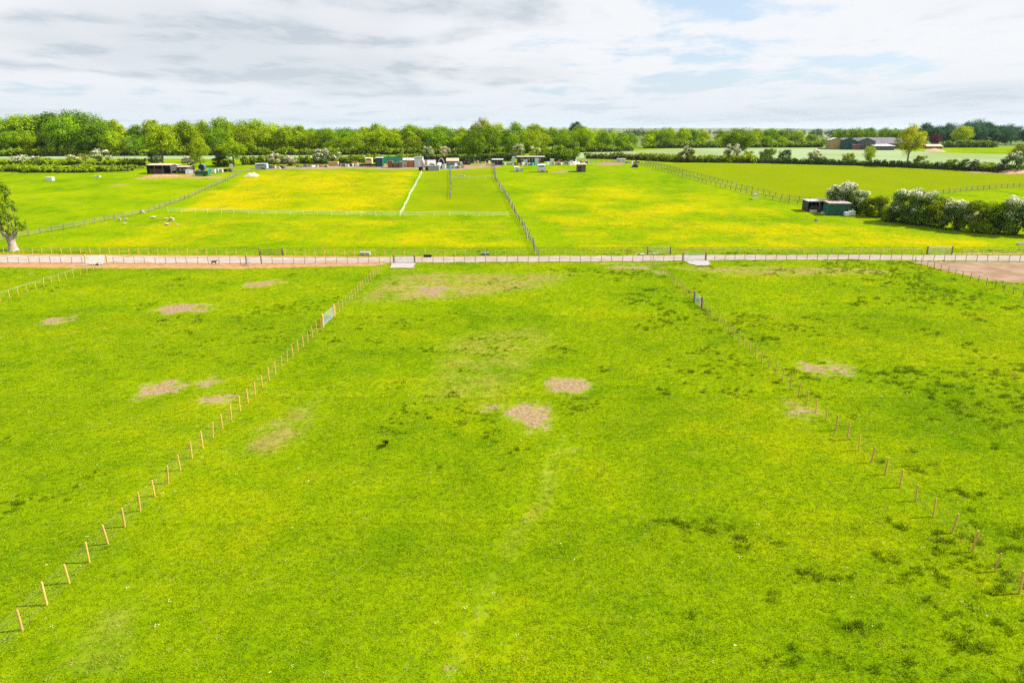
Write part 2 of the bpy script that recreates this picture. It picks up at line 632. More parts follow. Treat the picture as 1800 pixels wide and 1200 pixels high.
# ------------------------------------------------------------------ lines of the place, read off the photograph
FRONT = [at(*p) for p in [(-60, 463), (0, 463), (150, 463), (300, 464), (480, 464), (690, 463), (900, 461.5), (1160, 459.5), (1300, 457.5), (1500, 457), (1600, 458.3), (1800, 460), (1870, 461)]]
REAR = [at(*p) for p in [(-60, 445), (0, 445.5), (130, 446.3), (430, 448.5), (620, 450), (900, 449.3), (1137, 447.7), (1300, 447), (1630, 447), (1800, 448), (1870, 448.5)]]


def line_y(L, x):
    return np.interp(x, [p.x for p in L], [p.y for p in L])


def poly_sd(pts, X, Y):
    """signed distance (positive inside) of points to a ground polygon"""
    d = np.full(X.shape, 1e9)
    ins = np.zeros(X.shape, bool)
    n = len(pts)
    for i in range(n):
        ax, ay = pts[i][0], pts[i][1]
        bx, by = pts[(i + 1) % n][0], pts[(i + 1) % n][1]
        ex, ey = bx - ax, by - ay
        t = np.clip(((X - ax) * ex + (Y - ay) * ey) / (ex * ex + ey * ey + 1e-9), 0, 1)
        d = np.minimum(d, np.hypot(X - ax - t * ex, Y - ay - t * ey))
        c_ = ((ay > Y) != (by > Y)) & (X < (bx - ax) * (Y - ay) / (by - ay + 1e-12) + ax)
        ins ^= c_
    return np.where(ins, d, -d)


def gp(L):
    return [at(*p) for p in L]


POLYS = {}   # attribute -> list of (ground polygon, softness in metres, weight)
POLYS['butter'] = [
    (gp([(430, 308), (470, 299), (735, 302), (698, 376), (310, 371), (360, 345)]), 6, 1.0),
    (gp([(60, 438), (290, 383), (420, 380), (900, 384), (930, 440)]), 10, 0.72),
    (gp([(905, 330), (1120, 318), (1330, 350), (1420, 382), (1560, 395), (1780, 432), (1780, 443), (960, 443)]), 14, 0.76),
    (gp([(1320, 385), (1440, 390), (1780, 428), (1780, 442), (1250, 443)]), 10, 0.86),
    (gp([(885, 300), (1110, 295), (1300, 340), (1200, 350), (905, 335)]), 10, 0.34),
    (gp([(712, 376), (745, 305), (862, 300), (893, 377)]), 5, 0.30),
    (gp([(150, 520), (330, 470), (600, 470), (380, 560)]), 6, 0.25),
    (gp([(1150, 480), (1600, 480), (1700, 640), (1300, 560)]), 8, 0.25),
]
POLYS['olive'] = [
    (gp([(1130, 288), (1300, 287), (1600, 297), (1900, 312), (1900, 330), (1720, 334), (1560, 350), (1420, 354), (1250, 312)]), 4, 1.0),
    (gp([(715, 375), (748, 304), (862, 298), (890, 376)]), 3, 0.6),
]
POLYS['crop'] = [
    (gp([(1000, 279), (1010, 269), (1110, 264.5), (1290, 258), (1480, 259), (1640, 268), (1900, 275), (1900, 287), (1760, 290), (1650, 289), (1400, 283), (1200, 280)]), 4, 1.0),
    (gp([(-80, 279), (-80, 269), (600, 269), (690, 271), (640, 277), (420, 279)]), 4, 1.0),
]
POLYS['soil'] = [
    ([(p.x, p.y + 1.0) for p in FRONT[:6]] + [(-22, 104.6), (-31, 103.6), (-41, 102.3), (-60, 102.6), (-80, 103.4), (-90, 103.6)], 1.4, 1.0),
    ([(p.x, p.y - 1.9) for p in REAR[:6]] + [(p.x, p.y - 0.3) for p in REAR[:6]][::-1], 1.2, 0.9),
    (gp([(225, 317), (262, 306), (318, 304), (388, 311), (382, 316), (330, 314)]), 3, 0.54),
    (gp([(1640, 447), (1900, 449), (1900, 445), (1690, 444)]), 2, 0.8),
    (gp([(1000, 460), (1140, 459), (1190, 464), (1080, 468)]), 2, 0.45),
]
POLYS['sand'] = [
    (gp([(1600, 459.5), (1900, 461), (1900, 503), (1790, 497), (1735, 492), (1665, 476), (1640, 468)]), 1.6, 1.0),
    (gp([(400, 300), (470, 294), (640, 290), (745, 292), (880, 288), (880, 293), (820, 298), (745, 298), (600, 296), (450, 298)]), 3, 1.0),
    (gp([(1040, 291), (1060, 285), (1095, 285), (1090, 290)]), 2, 0.8),
    (gp([(955, 305), (985, 301), (1012, 299), (1010, 302), (985, 305)]), 2, 0.65),
    (gp([(1695, 303), (1900, 296), (1900, 308), (1760, 306)]), 3, 0.9),
]
POLYS['dry'] = [
    (gp([(620, 530), (700, 480), (760, 478), (1000, 482), (960, 505), (840, 520), (700, 530)]), 7, 0.95),
    (gp([(1170, 470), (1350, 468), (1560, 472), (1560, 482), (1300, 485)]), 4, 1.0),
    (gp([(380, 800), (500, 720), (560, 690), (540, 760), (470, 800)]), 3, 0.75),
    (gp([(880, 990), (920, 860), (960, 770), (1000, 770), (980, 860), (920, 990), (790, 1190), (755, 1190)]), 2.2, 0.5),
    (gp([(700, 720), (760, 590), (960, 560), (1010, 600), (900, 720)]), 7, 0.5),
    (gp([(1360, 690), (1440, 720), (1430, 745), (1370, 715)]), 2, 0.8),
    (gp([(60, 1190), (180, 1060), (260, 1040), (200, 1190)]), 3, 0.6),
]
# bare earth patches: centre pixel, half width px, half height px, weight
PATCHES = [(315, 542, 40, 8.5, 1), (462, 498, 26, 5.5, .95), (100, 563, 26, 7, .82), (283, 682, 32, 15, .95), (385, 700, 25, 10, 1.0),
           (370, 670, 18, 7, .95), (760, 511, 26, 8, .85), (735, 503, 22, 5, .6), (990, 675, 38, 13, .95), (925, 727, 36, 26, .92),
           (860, 716, 24, 6, .8), (1428, 650, 30, 11, .76), (1472, 647, 28, 11, .76), (1405, 722, 34, 13, .72), (470, 745, 34, 20, .5),
           (1105, 470, 45, 5, .6), (990, 792, 20, 8, .5), (205, 1060, 14, 10, .5), (120, 1150, 16, 12, .5), (850, 1050, 14, 30, .52),
           (217, 1008, 6, 6, .5), (800, 1160, 26, 26, .5), (1160, 478, 18, 5, .62), (60, 480, 20, 3, .5), (862, 1035, 9, 9, .62), (835, 1085, 10, 12, .6), (822, 1120, 12, 10, .62), (795, 1150, 14, 10, .6), (770, 1180, 12, 10, .6), (888, 1060, 6, 6, .55), (905, 940, 8, 14, .5), (880, 1145, 6, 6, .55), (895, 885, 9, 12, .5), (700, 1160, 8, 8, .52), (378, 900, 8, 8, .5), (200, 1075, 9, 9, .6), (150, 1115, 12, 10, .55), (215, 325, 11, 2.5, .7)]
PATCHW = []
for (cx, cy_, hw, hh, wt) in PATCHES:
    c0 = at(cx, cy_)
    rx = hw * mpp(c0)
    ry = abs(at(cx, cy_ - hh).y - at(cx, cy_ + hh).y) / 2
    PATCHW.append((c0.x, c0.y, rx, ry, wt))


TRAIL = gp([(985, 765), (955, 830), (922, 905), (885, 985), (858, 1045), (815, 1120), (765, 1197), (745, 1240)])


def masks(X, Y):
    out = {}
    X0, Y0 = X, Y
    wv = 1.0 * sst(15, 110, Y)            # wander the outlines so nothing has a ruled edge
    far_w = np.clip((Y - 118) / 60, 0, 1)
    X = X + (fbm(X / 5 + 11, Y / 5, 3) - 0.5) * (1.6 + 5 * far_w) * (Y < 300)
    Y = Y + (fbm(X0 / 5 + 71, Y0 / 5, 3) - 0.5) * (1.4 + 5 * far_w) * (Y0 < 300) * np.where((Y0 > 99) & (Y0 < 118), 0.25, 1)
    for k, L in POLYS.items():
        v = np.zeros(X.shape)
        for pts, soft, wt in L:
            xs = [p[0] for p in pts]
            ys = [p[1] for p in pts]
            m = (X > min(xs) - soft * 1.5) & (X < max(xs) + soft * 1.5) & (Y > min(ys) - soft * 1.5) & (Y < max(ys) + soft * 1.5)
            if m.any():
                v[m] = np.maximum(v[m], np.clip(0.5 + poly_sd(pts, X[m], Y[m]) / soft, 0, 1) * wt)
        out[k] = v
    v = np.zeros(X.shape)
    for cx, cy_, rx, ry, wt in PATCHW:
        R_ = math.sqrt(rx * ry)
        if not ((np.abs(X - cx) < rx * 2.5) & (np.abs(Y - cy_) < ry * 2.5)).any():
            continue
        Xw = X + (fbm(X0 / (0.7 * R_) + cx, Y0 / (0.7 * R_), 3) - 0.5) * 1.45 * rx
        Yw = Y + (fbm(X0 / (0.7 * R_) + 35, Y0 / (0.7 * R_) + cy_, 3) - 0.5) * 1.45 * ry
        r = np.hypot((Xw - cx) / rx, (Yw - cy_) / ry)
        v = np.maximum(v, np.clip(0.5 + (1 - r) * math.sqrt(rx * ry) / 3.4, 0, 1) * wt)
    tl = TRAIL
    d = np.full(X.shape, 1e9)
    for a0, b0 in zip(tl[:-1], tl[1:]):
        ex, ey = b0[0] - a0[0], b0[1] - a0[1]
        t = np.clip(((X - a0[0]) * ex + (Y - a0[1]) * ey) / (ex * ex + ey * ey), 0, 1)
        d = np.minimum(d, np.hypot(X - a0[0] - t * ex, Y - a0[1] - t * ey))
    v = np.maximum(v, np.clip(0.5 + (0.30 - d) / 0.9, 0, 1) * (0.25 + 0.42 * fbm(X0 / 1.1 + 9, Y0 / 1.1, 2)) * (d < 2))
    out['bare'] = v
    out['dry'] = np.maximum(out['dry'], np.clip(v * 1.1, 0, 0.7))      # thin trampled grass round the bare earth
    return out


# ------------------------------------------------------------------ ground sheet
def lines(*segs):
    o = []
    for a0, b0, st in segs:
        o.append(np.arange(a0, b0, st))
    return np.concatenate(o)


geo = lambda a0, b0, n: np.geomspace(a0, b0, n)
xs = np.concatenate([np.arange(0, 78, 0.5), np.arange(78, 150, 1.0), np.arange(150, 420, 3.0), geo(420, 7000, 36)])
xs = np.concatenate([-xs[:0:-1], xs])
ys = np.concatenate([-geo(400, 14, 12), np.arange(-12, 14, 4.0), np.arange(14, 126, 0.45), np.arange(126, 460, 1.5), geo(460, 9000, 60)])
GX, GY = np.meshgrid(xs, ys)
GZ = height(GX, GY)
nx, ny = len(xs), len(ys)
idx = np.arange(nx * ny).reshape(ny, nx)
faces = np.stack([idx[:-1, :-1], idx[:-1, 1:], idx[1:, 1:], idx[1:, :-1]], -1).reshape(-1, 4)
gme = np_mesh('ground', np.stack([GX, GY, GZ], -1).reshape(-1, 3), faces, [GROUND], smooth=True)
mk = masks(GX.ravel(), GY.ravel())
for k, v in mk.items():
    at_ = gme.attributes.new(k, 'FLOAT', 'POINT')
    at_.data.foreach_set('value', v.astype(np.float32))
tag(link('ground', gme), kind='structure')


def ribbon(name, near, far, material, lift=0.03, rag=0.7, n=400, kind='structure'):
    """strip of ground between two lines, with ragged edges"""
    x0, x1 = near[0][0], near[-1][0]
    X = np.linspace(x0, x1, n)
    yn = np.interp(X, [p[0] for p in near], [p[1] for p in near]) + rag * (fbm(X / 1.7, X * 0 + 3.3, 3) - 0.5) * 2
    yf = np.interp(X, [p[0] for p in far], [p[1] for p in far]) + rag * (fbm(X / 1.7, X * 0 + 9.3, 3) - 0.5) * 2
    rows = 7
    V = []
    for j in range(rows):
        t = j / (rows - 1)
        y = yn * (1 - t) + yf * t
        z = height(X, y) + lift + 0.05 * math.sin(math.pi * t)
        V.append(np.stack([X, y, z], -1))
    V = np.concatenate(V)
    ii = np.arange(rows * n).reshape(rows, n)
    F = np.stack([ii[:-1, :-1], ii[:-1, 1:], ii[1:, 1:], ii[1:, :-1]], -1).reshape(-1, 4)
    return tag(link(name, np_mesh(name, V, F, [material], smooth=True)), kind=kind)


near_e = [(p.x, p.y + 0.35 + (0.4 if p.x < -15 else 0)) for p in FRONT]
far_e = [(p.x, p.y - (2.0 if p.x < -20 else 0.9)) for p in REAR]
ribbon('track', near_e, far_e, TRACK)


def sheet(name, pts, material, lift=0.06):
    c0 = sum((Vector((p[0], p[1], 0)) for p in pts), Vector()) / len(pts)
    n = len(pts)
    V = [(c0.x, c0.y, hz_(c0.x, c0.y) + lift)]
    sub = []
    for i in range(n):
        a0, b0 = Vector(pts[i][:2]), Vector(pts[(i + 1) % n][:2])
        for k in range(6):
            q = a0.lerp(b0, k / 6)
            j = 0.25
            q = q + Vector((random.uniform(-j, j), random.uniform(-j, j)))
            sub.append(q)
    V += [(q.x, q.y, hz_(q.x, q.y) + lift) for q in sub]
    m = len(sub)
    F = [(0, 1 + i, 1 + (i + 1) % m) for i in range(m)]
    return tag(link(name, np_mesh(name, V, F, [material])), kind='structure')


sheet('gravel_apron', gp([(686, 471.5), (729, 472), (730, 452.5), (694, 452.5)]), GRAVEL, 0.10)
sheet('gravel_apron', gp([(1202, 460), (1222, 467.5), (1242, 468), (1251, 465.5), (1243, 458), (1240, 450.5), (1201, 450.5)]), GRAVEL, 0.10)
sheet('gravel_apron', gp([(152, 464), (172, 467), (189, 464), (188, 450), (152, 450)]), simple('pale_gravel', (0.31, 0.28, 0.25), 0.15, 2.5, 0.95), 0.10)
sheet('pale_slab', gp([(1117, 448.6), (1161, 447.6), (1161, 446.6), (1130, 447)]), M['white'], 0.12)

# ------------------------------------------------------------------ grass: blades standing on the ground sheet
def tuft_mesh(name, n, rad, hgt, wid, lean, seed):
    r = np.random.default_rng(seed)
    V, F = [], []
    for i in range(n):
        a0 = r.uniform(0, 2 * math.pi)
        d = rad * math.sqrt(r.random())
        bx, by = d * math.cos(a0), d * math.sin(a0)
        h = hgt * r.uniform(0.55, 1.1) * (1.1 - 0.5 * d / rad)
        la = r.uniform(0, 2 * math.pi)
        ln = lean * h * r.uniform(0.3, 1.2)
        lx, ly = ln * math.cos(la) + bx * 0.5, ln * math.sin(la) + by * 0.5
        wa = r.uniform(0, math.pi)
        wx, wy = wid * math.cos(wa) / 2, wid * math.sin(wa) / 2
        o = len(V)
        V += [(bx - wx, by - wy, -0.01), (bx + wx, by + wy, -0.01),
              (bx + lx * 0.4 + wx * 0.8, by + ly * 0.4 + wy * 0.8, h * 0.62), (bx + lx * 0.4 - wx * 0.8, by + ly * 0.4 - wy * 0.8, h * 0.62),
              (bx + lx, by + ly, h * 0.98), (bx + lx * 0.98, by + ly * 0.98, h)]
        F += [(o, o + 1, o + 2, o + 3), (o + 3, o + 2, o + 4, o + 5)]
    return np_mesh(name, V, F, [BLADE])


def scatter(name, pts, scl, attrs, meshes, label, cat):
    """one countless mass: mesh instances on a cloud of points"""
    me = bpy.data.meshes.new(name)
    me.vertices.add(len(pts))
    me.vertices.foreach_set('co', np.asarray(pts, np.float32).ravel())
    for k, v in {**attrs, 'scl': scl, 'rotz': rng.uniform(0, 6.283, len(pts)), 'pick': rng.integers(0, len(meshes), len(pts)).astype(float)}.items():
        a0 = me.attributes.new(k, 'FLOAT', 'POINT')
        a0.data.foreach_set('value', np.asarray(v, np.float32))
    me.materials.append(meshes[0].materials[0])
    o = link(name, me)
    tag(o, label, cat, kind='stuff')
    ng = bpy.data.node_groups.new(name + '_nodes', 'GeometryNodeTree')
    ng.interface.new_socket('Geometry', in_out='INPUT', socket_type='NodeSocketGeometry')
    ng.interface.new_socket('Geometry', in_out='OUTPUT', socket_type='NodeSocketGeometry')
    N, L = ng.nodes, ng.links
    gi, go = N.new('NodeGroupInput'), N.new('NodeGroupOutput')
    inst = N.new('GeometryNodeInstanceOnPoints')
    g2i = N.new('GeometryNodeGeometryToInstance')
    for mm in reversed(meshes):
        src = bpy.data.objects.new(mm.name + '_source', mm)
        oi = N.new('GeometryNodeObjectInfo')
        oi.inputs['Object'].default_value = src
        oi.inputs['As Instance'].default_value = False
        L.new(oi.outputs['Geometry'], g2i.inputs[0])

    def na(nm):
        q = N.new('GeometryNodeInputNamedAttribute')
        q.data_type = 'FLOAT'
        q.inputs['Name'].default_value = nm
        return q.outputs['Attribute']
    L.new(gi.outputs[0], inst.inputs['Points'])
    L.new(g2i.outputs[0], inst.inputs['Instance'])
    inst.inputs['Pick Instance'].default_value = True
    L.new(na('pick'), inst.inputs['Instance Index'])
    cx = N.new('ShaderNodeCombineXYZ')
    L.new(na('rotz'), cx.inputs[2])
    L.new(cx.outputs[0], inst.inputs['Rotation'])
    L.new(na('scl'), inst.inputs['Scale'])
    L.new(inst.outputs[0], go.inputs[0])
    md = o.modifiers.new('scatter', 'NODES')
    md.node_group = ng
    return o


def field_points(y0, y1, dens, half=0.80):
    """random ground points over the wedge of land in view, with a margin"""
    wid = lambda yy: half * (yy * math.cos(PITCH) + CAM_H * math.sin(PITCH)) + 3
    st = 1 / math.sqrt(dens)
    W = wid(y1)
    gx, gy = np.meshgrid(np.arange(-W, W, st), np.arange(y0, y1, st))
    x = (gx + rng.uniform(-0.55, 0.55, gx.shape) * st).ravel()      # evenly sown, a little shuffled
    y = (gy + rng.uniform(-0.55, 0.55, gy.shape) * st).ravel()
    k = np.abs(x) < wid(y)
    return x[k], y[k]


def on_track(x, y):
    return (y > line_y(FRONT, x) + 0.1) & (y < line_y(REAR, x) - 0.4)


LAWN = [tuft_mesh('grass_tuft', 16, 0.14, 0.075, 0.026, 1.1, s) for s in range(4)]
RANK = [tuft_mesh('rank_grass', 34, 0.18, 0.22, 0.03, 0.7, 20 + s) for s in range(3)]
PX, PY, PS = [], [], []
for y0, y1, dn, sc in ((17, 32, 34, 0.9), (32, 50, 22, 1.0), (50, 75, 12, 1.2), (75, 122, 5.5, 1.4), (122, 160, 0.8, 1.2)):
    x, y = field_points(y0, y1, dn)
    PX.append(x)
    PY.append(y)
    PS.append(sc * rng.uniform(0.6, 1.35, len(x)))
x, y, s = np.concatenate(PX), np.concatenate(PY), np.concatenate(PS)
mk = masks(x, y)
edge = rng.normal(0, 0.16, len(x))
keep = (np.maximum(np.maximum(mk['bare'], mk['soil']), mk['sand']) + edge < 0.45) & ~on_track(x, y)
keep &= rng.random(len(x)) > np.maximum(0.55 * mk['dry'], 0.93 * mk['olive'])
x, y, s = x[keep], y[keep], s[keep]
s = s * (0.92 + 0.18 * fbm(x / 2.2, y / 2.2, 3))
at3 = {k: mk[k][keep] for k in ('butter', 'olive', 'dry')}
at3['rank'] = np.clip((fbm(x / 1.3 + 50, y / 1.3, 3) - 0.62) * 2, 0, 0.25)
scatter('pasture_grass', np.stack([x, y, height(x, y)], -1), s, at3, LAWN, 'short bright green pasture grass covering the paddocks', 'grass')

# taller dark clumps, thicker towards the right of the paddocks
x, y = field_points(18, 118, 1.5, 0.8)
x, y = x + rng.normal(0, 0.9, len(x)), y + rng.normal(0, 0.9, len(x))
f = fbm(x / 9 + 7, y / 9, 3) * 0.6 + fbm(x / 2.0 + 3, y / 2.0, 2) * 0.4
f = f + np.interp(x / (0.75 * y + 6), [-1, -0.2, 0.2, 1], [-0.055, -0.075, 0.005, 0.10]) + 0.055 * np.clip((62 - y) / 12, 0, 1) * np.clip(x / 6, 0, 1)
keep = f > 0.612
cx_, cy2 = x[keep], y[keep]
m_ = len(cx_)
rep = np.minimum(rng.geometric(0.45, m_), 7)
cx_, cy2 = np.repeat(cx_, rep), np.repeat(cy2, rep)
cx_ = cx_ + rng.normal(0, 0.3, len(cx_))
cy2 = cy2 + rng.normal(0, 0.22, len(cx_))
mk = masks(cx_, cy2)
kp = (np.maximum(np.maximum(mk['bare'], mk['soil']), mk['sand']) < 0.3) & ~on_track(cx_, cy2)
cx_, cy2 = cx_[kp], cy2[kp]
scatter('rank_grass_clumps', np.stack([cx_, cy2, height(cx_, cy2)], -1), (0.32 + 0.95 * rng.random(len(cx_)) ** 2.0) * np.where(cx_ > 4, 1.12, 0.9),
        {'butter': cx_ * 0, 'olive': cx_ * 0, 'dry': cx_ * 0, 'rank': rng.uniform(0.1, 0.6, len(cx_))}, RANK,
        'taller dark green clumps of rank grass dotted over the paddocks', 'grass')

# daisies
dm, gg, out = mat('daisy')
bsdf(gg, out, (0.62, 0.62, 0.40), 0.8)
fl = []
for s_ in range(2):
    b = MB()
    for i in range(3):
        q = random.uniform(0, 6.3)
        rr = random.uniform(0.0, 0.10)
        cxx, cyy, hh = rr * math.cos(q), rr * math.sin(q), random.uniform(0.09, 0.14)
        b.poly([(cxx + 0.02 * math.cos(t), cyy + 0.02 * math.sin(t), hh + 0.006 * (k % 2)) for k, t in enumerate([k * math.pi / 3 for k in range(6)])], [tuple(range(6))])
    fl.append(b.mesh('daisy_flower', dm))
x, y = field_points(18, 100, 1.0, 0.8)
f = fbm(x / 7 + 90, y / 7, 3)
keep = (f > 0.56) & (rng.random(len(x)) < 0.12)
x, y = x[keep], y[keep]
mk = masks(x, y)
k2 = mk['bare'] + mk['soil'] + mk['sand'] < 0.3
x, y = x[k2], y[k2]
scatter('daisies', np.stack([x, y, height(x, y)], -1), rng.uniform(0.6, 1.3, len(x)), {}, fl, 'tiny pale daisies scattered through the paddock grass', 'flowers')
# ------------------------------------------------------------------ fences
def polyline_points(L, spacing):
    pts, acc = [], 0.0
    d = [0.0]
    for a0, b0 in zip(L[:-1], L[1:]):
        d.append(d[-1] + (Vector(b0[:2]) - Vector(a0[:2])).length)
    n = max(1, round(d[-1] / spacing))
    for i in range(n + 1):
        s = d[-1] * i / n
        X = float(np.interp(s, d, [p[0] for p in L]))
        Y = float(np.interp(s, d, [p[1] for p in L]))
        pts.append(Vector((X, Y, hz_(X, Y))))
    return pts


def round_post(h, r, m, name='post'):
    b = MB()
    b.tube([(0, 0, -0.3), (0, 0, h - 0.03), (0, 0, h)], [r, r * 0.97, r * 0.72], 9)
    return b.mesh(name, m, False)


def square_post(h, r, m, name='post'):
    b = MB()
    b.tube([(0, 0, -0.3), (0, 0, h - 0.02), (0, 0, h)], [r, r, r * 0.8], 4)
    return b.mesh(name, m, False)


POST = [round_post(h, r, M['post']) for h, r in ((1.14, 0.045), (1.18, 0.05), (1.08, 0.044))]
TPOST = [round_post(h, r, M['post']) for h, r in ((1.08, 0.05), (1.02, 0.046))]
BPOST = [round_post(h, r, M['oldpost']) for h, r in ((1.10, 0.045), (1.04, 0.042))]
WPOST = [square_post(h, r, M['weathered']) for h, r in ((1.2, 0.09), (1.12, 0.085))]
GPOST = [round_post(1.45, 0.125, M['post'], 'gate_post'), round_post(1.4, 0.12, M['oldpost'], 'gate_post')]
TAPEPOST = [round_post(1.1, 0.03, M['tape'])]


def fence(name, label, L, spacing, posts, wires=(), rails=(), net=None, rail_mat=None, wire_mat=None, group=None, skip=(), tilt=0.04, rail_d=(0.035, 0.07), wr=0.004, jitter=0.0):
    """skip: list of (x0, x1) gaps where a gate stands"""
    pts = polyline_points(L, spacing)
    if jitter:
        for q in pts:
            q.x += random.gauss(0, jitter)
            q.y += random.gauss(0, jitter)
            q.z = hz_(q.x, q.y)
    base = pts[0].copy()
    root = thing(name, label, 'fence', base, 0, group)
    runs, cur = [], []
    for q in pts:
        if any(a0 < q.x < b0 for a0, b0 in skip):
            if cur:
                runs.append(cur)
            cur = []
            continue
        cur.append(q)
        o = link('post', random.choice(posts), root, q - base)
        o.rotation_euler = (random.gauss(0, tilt), random.gauss(0, tilt), random.uniform(0, 0.3))
        o.scale = (1, 1, random.uniform(0.95, 1.05))
    if cur:
        runs.append(cur)
    for h in wires:
        b = MB()
        for r_ in runs:
            if len(r_) > 1:
                b.tube([q - base + Vector((0, -0.055, h)) for q in r_], wr, 3, False)
        b.build('wire', wire_mat or M['wire'], root)
    for h in rails:
        for r_ in runs:
            for a0, b0 in zip(r_[:-1], r_[1:]):
                b = MB()
                A_, B_ = a0 - base, b0 - base
                d = B_ - A_
                b.box((A_ + B_) / 2 + Vector((0, -0.07, h + random.gauss(0, 0.02))), (d.length * 1.0, rail_d[0], rail_d[1]),
                      math.atan2(d.y, d.x), (0, -math.atan2(d.z, math.hypot(d.x, d.y)) + random.gauss(0, 0.008)))
                b.build('rail', rail_mat, root)
    if net:
        b = MB()
        hs, sp = net
        for r_ in runs:
            for a0, b0 in zip(r_[:-1], r_[1:]):
                A_, B_ = a0 - base + Vector((0, -0.06, 0)), b0 - base + Vector((0, -0.06, 0))
                for h in hs:
                    b.tube([A_ + Vector((0, 0, h)), B_ + Vector((0, 0, h))], wr * 0.8, 3, False)
                k = int((B_ - A_).length / sp)
                for i in range(1, k):
                    q = A_.lerp(B_, i / k)
                    b.tube([q + Vector((0, 0, hs[0])), q + Vector((0, 0, hs[-1]))], wr * 0.7, 3, False)
        tag(b.build('wire_netting', M['wire'], root), kind='stuff')
    return root


NET = ((0.08, 0.24, 0.42, 0.62, 0.8), 0.5)
fence('wire_fence', 'new round post and wire fence on the left of the central paddock', [(-20.5, 20.6), (-20.45, 40), (-20.2, 69.4)], 1.6, POST, (0.98, 1.1), net=NET, wr=0.0011)
fence('wire_fence', 'short run of new posts between pale gate and left gateway', [(-20.0, 74.8), (-19.6, 104.6)], 1.6, POST, (0.98, 1.1), net=NET, wr=0.0011)
fence('wire_fence', 'new round post and wire fence on the right of the central paddock', [(22.95, 22.9), (22.7, 40), (22.35, 77.6)], 1.6, POST, (0.98, 1.1), net=NET, wr=0.0011)
fence('wire_fence', 'posts from the slim metal gate to the track on the right', [(22.3, 81.6), (22.0, 107.2)], 1.6, POST, (0.98, 1.1), net=NET, wr=0.0011)
fence('wire_fence', 'pale posts crossing the grass at the left edge below the track', [(-62.6, 78), (-63.0, 104.6)], 1.65, POST, (0.98, 1.1), wr=0.0055)
fence('wire_fence', 'thin brown posts beside the bare earth ring at the right edge', [(64.0, 80), (63.8, 107)], 1.65, BPOST, (0.98, 1.1), wr=0.0055)


def px_x(L, px):
    """x where a pixel column meets a line of the place"""
    xx = np.linspace(-95, 95, 1500)
    yy = line_y(L, xx)
    p_ = 900 + FPX * xx / (yy * math.cos(PITCH) + CAM_H * math.sin(PITCH))
    return float(np.interp(px, p_, xx))


fx = lambda p: px_x(FRONT, p)
rx_ = lambda p: px_x(REAR, p)
fence('wire_fence', 'long brown post and wire fence along the near edge of the track', [(p.x, p.y) for p in FRONT], 1.68, BPOST, (0.55, 1.0),
      skip=((fx(151), fx(188)), (fx(434), fx(459)), (fx(693), fx(729)), (fx(1200.5), fx(1240))), wr=0.011, wire_mat=M['oldpost'])
fence('wire_fence', 'long pale post and wire fence along the far edge of the track', [(p.x, p.y) for p in REAR], 1.68, TPOST, (0.55, 0.95),
      skip=((rx_(457), rx_(497)), (rx_(1139), rx_(1178)), (rx_(1629), rx_(1673))), wr=0.008)


def gate(label, a0, b0, h=1.1, swing=None, posts=True, material=None, pm=0, bars=6, brace=True):
    """field gate of bars between two thick posts; swing: rotation of the leaf about the first post"""
    A_, B_ = Vector((*a0, hz_(*a0))), Vector((*b0, hz_(*b0)))
    d = B_ - A_
    root = thing('field_gate', label, 'gate', A_, math.atan2(d.y, d.x))
    Lg = math.hypot(d.x, d.y)
    if posts:
        for q in (0.0, Lg):
            o = link('gate_post', GPOST[pm], root, (q, 0, 0))
    leaf = link('gate_leaf', None, root) if False else None
    mt = material or M['gate']
    s, e = 0.18, Lg - 0.16
    parts = []
    for q in (s, e):
        b = MB()
        b.box((q, 0, 0.12 + h / 2), (0.06, 0.05, h))
        parts.append(b.build('upright', mt, root))
    for i in range(bars):
        z = 0.16 + (h - 0.08) * (i / (bars - 1)) ** 1.15
        b = MB()
        b.tube([(s, 0, z), (e, 0, z)], 0.024, 6)
        parts.append(b.build('bar', mt, root))
    if brace:
        b = MB()
        b.tube([(s, -0.03, 0.18), ((s + e) / 2, -0.03, 0.1 + h)], 0.018, 5)
        parts.append(b.build('brace', mt, root))
    if swing:
        for o in parts:
            o.location = (0.0, 0, 0)
            o.rotation_euler = (0, 0, swing)
    return root


gate('pale metal gate between two orange posts in the left paddock fence', (-20.0, 74.2), (-20.15, 70.0), 1.15, bars=7)
gate('slim metal gate set between posts in the right paddock fence', (22.35, 78.1), (22.3, 81.2), 1.15, pm=1, bars=7)
ly = lambda L, x: float(line_y(L, x))
x0, x1 = fx(189), fx(151)
gate('open metal gate swung towards the camera on the left of the track', (x0, ly(FRONT, x0)), (x1, ly(FRONT, x1)), 1.1, swing=0.75, pm=0)
x0, x1 = fx(433.5), fx(460)
gate('half open grey gate hung on a dark post beside the track', (x0, ly(FRONT, x0)), (x1, ly(FRONT, x1)), 1.1, swing=-0.95, pm=1)
x0, x1 = fx(692.5), fx(729.5)
gate('metal gate across the square gravel gateway of the central paddock', (x0, ly(FRONT, x0)), (x1, ly(FRONT, x1)), 1.1, pm=1)
x0, x1 = fx(1200), fx(1240.5)
gate('metal gate above the rounded gravel apron right of the central paddock', (x0, ly(FRONT, x0)), (x1, ly(FRONT, x1)), 1.15, pm=1)
x0, x1 = rx_(456.5), rx_(497.5)
gate('low gate between tall brown posts on the far side, left of centre', (x0, ly(REAR, x0)), (x1, ly(REAR, x1)), 0.85, pm=1, bars=5, material=M['weathered'])
x0, x1 = rx_(1138), rx_(1178.5)
gate('pale gate behind the white slab on the far side of the track', (x0, ly(REAR, x0)), (x1, ly(REAR, x1)), 1.15, pm=1)
x0, x1 = rx_(1629), rx_(1673)
gate('pale gate between dark posts on the far side, furthest right', (x0, ly(REAR, x0)), (x1, ly(REAR, x1)), 1.2, pm=1)

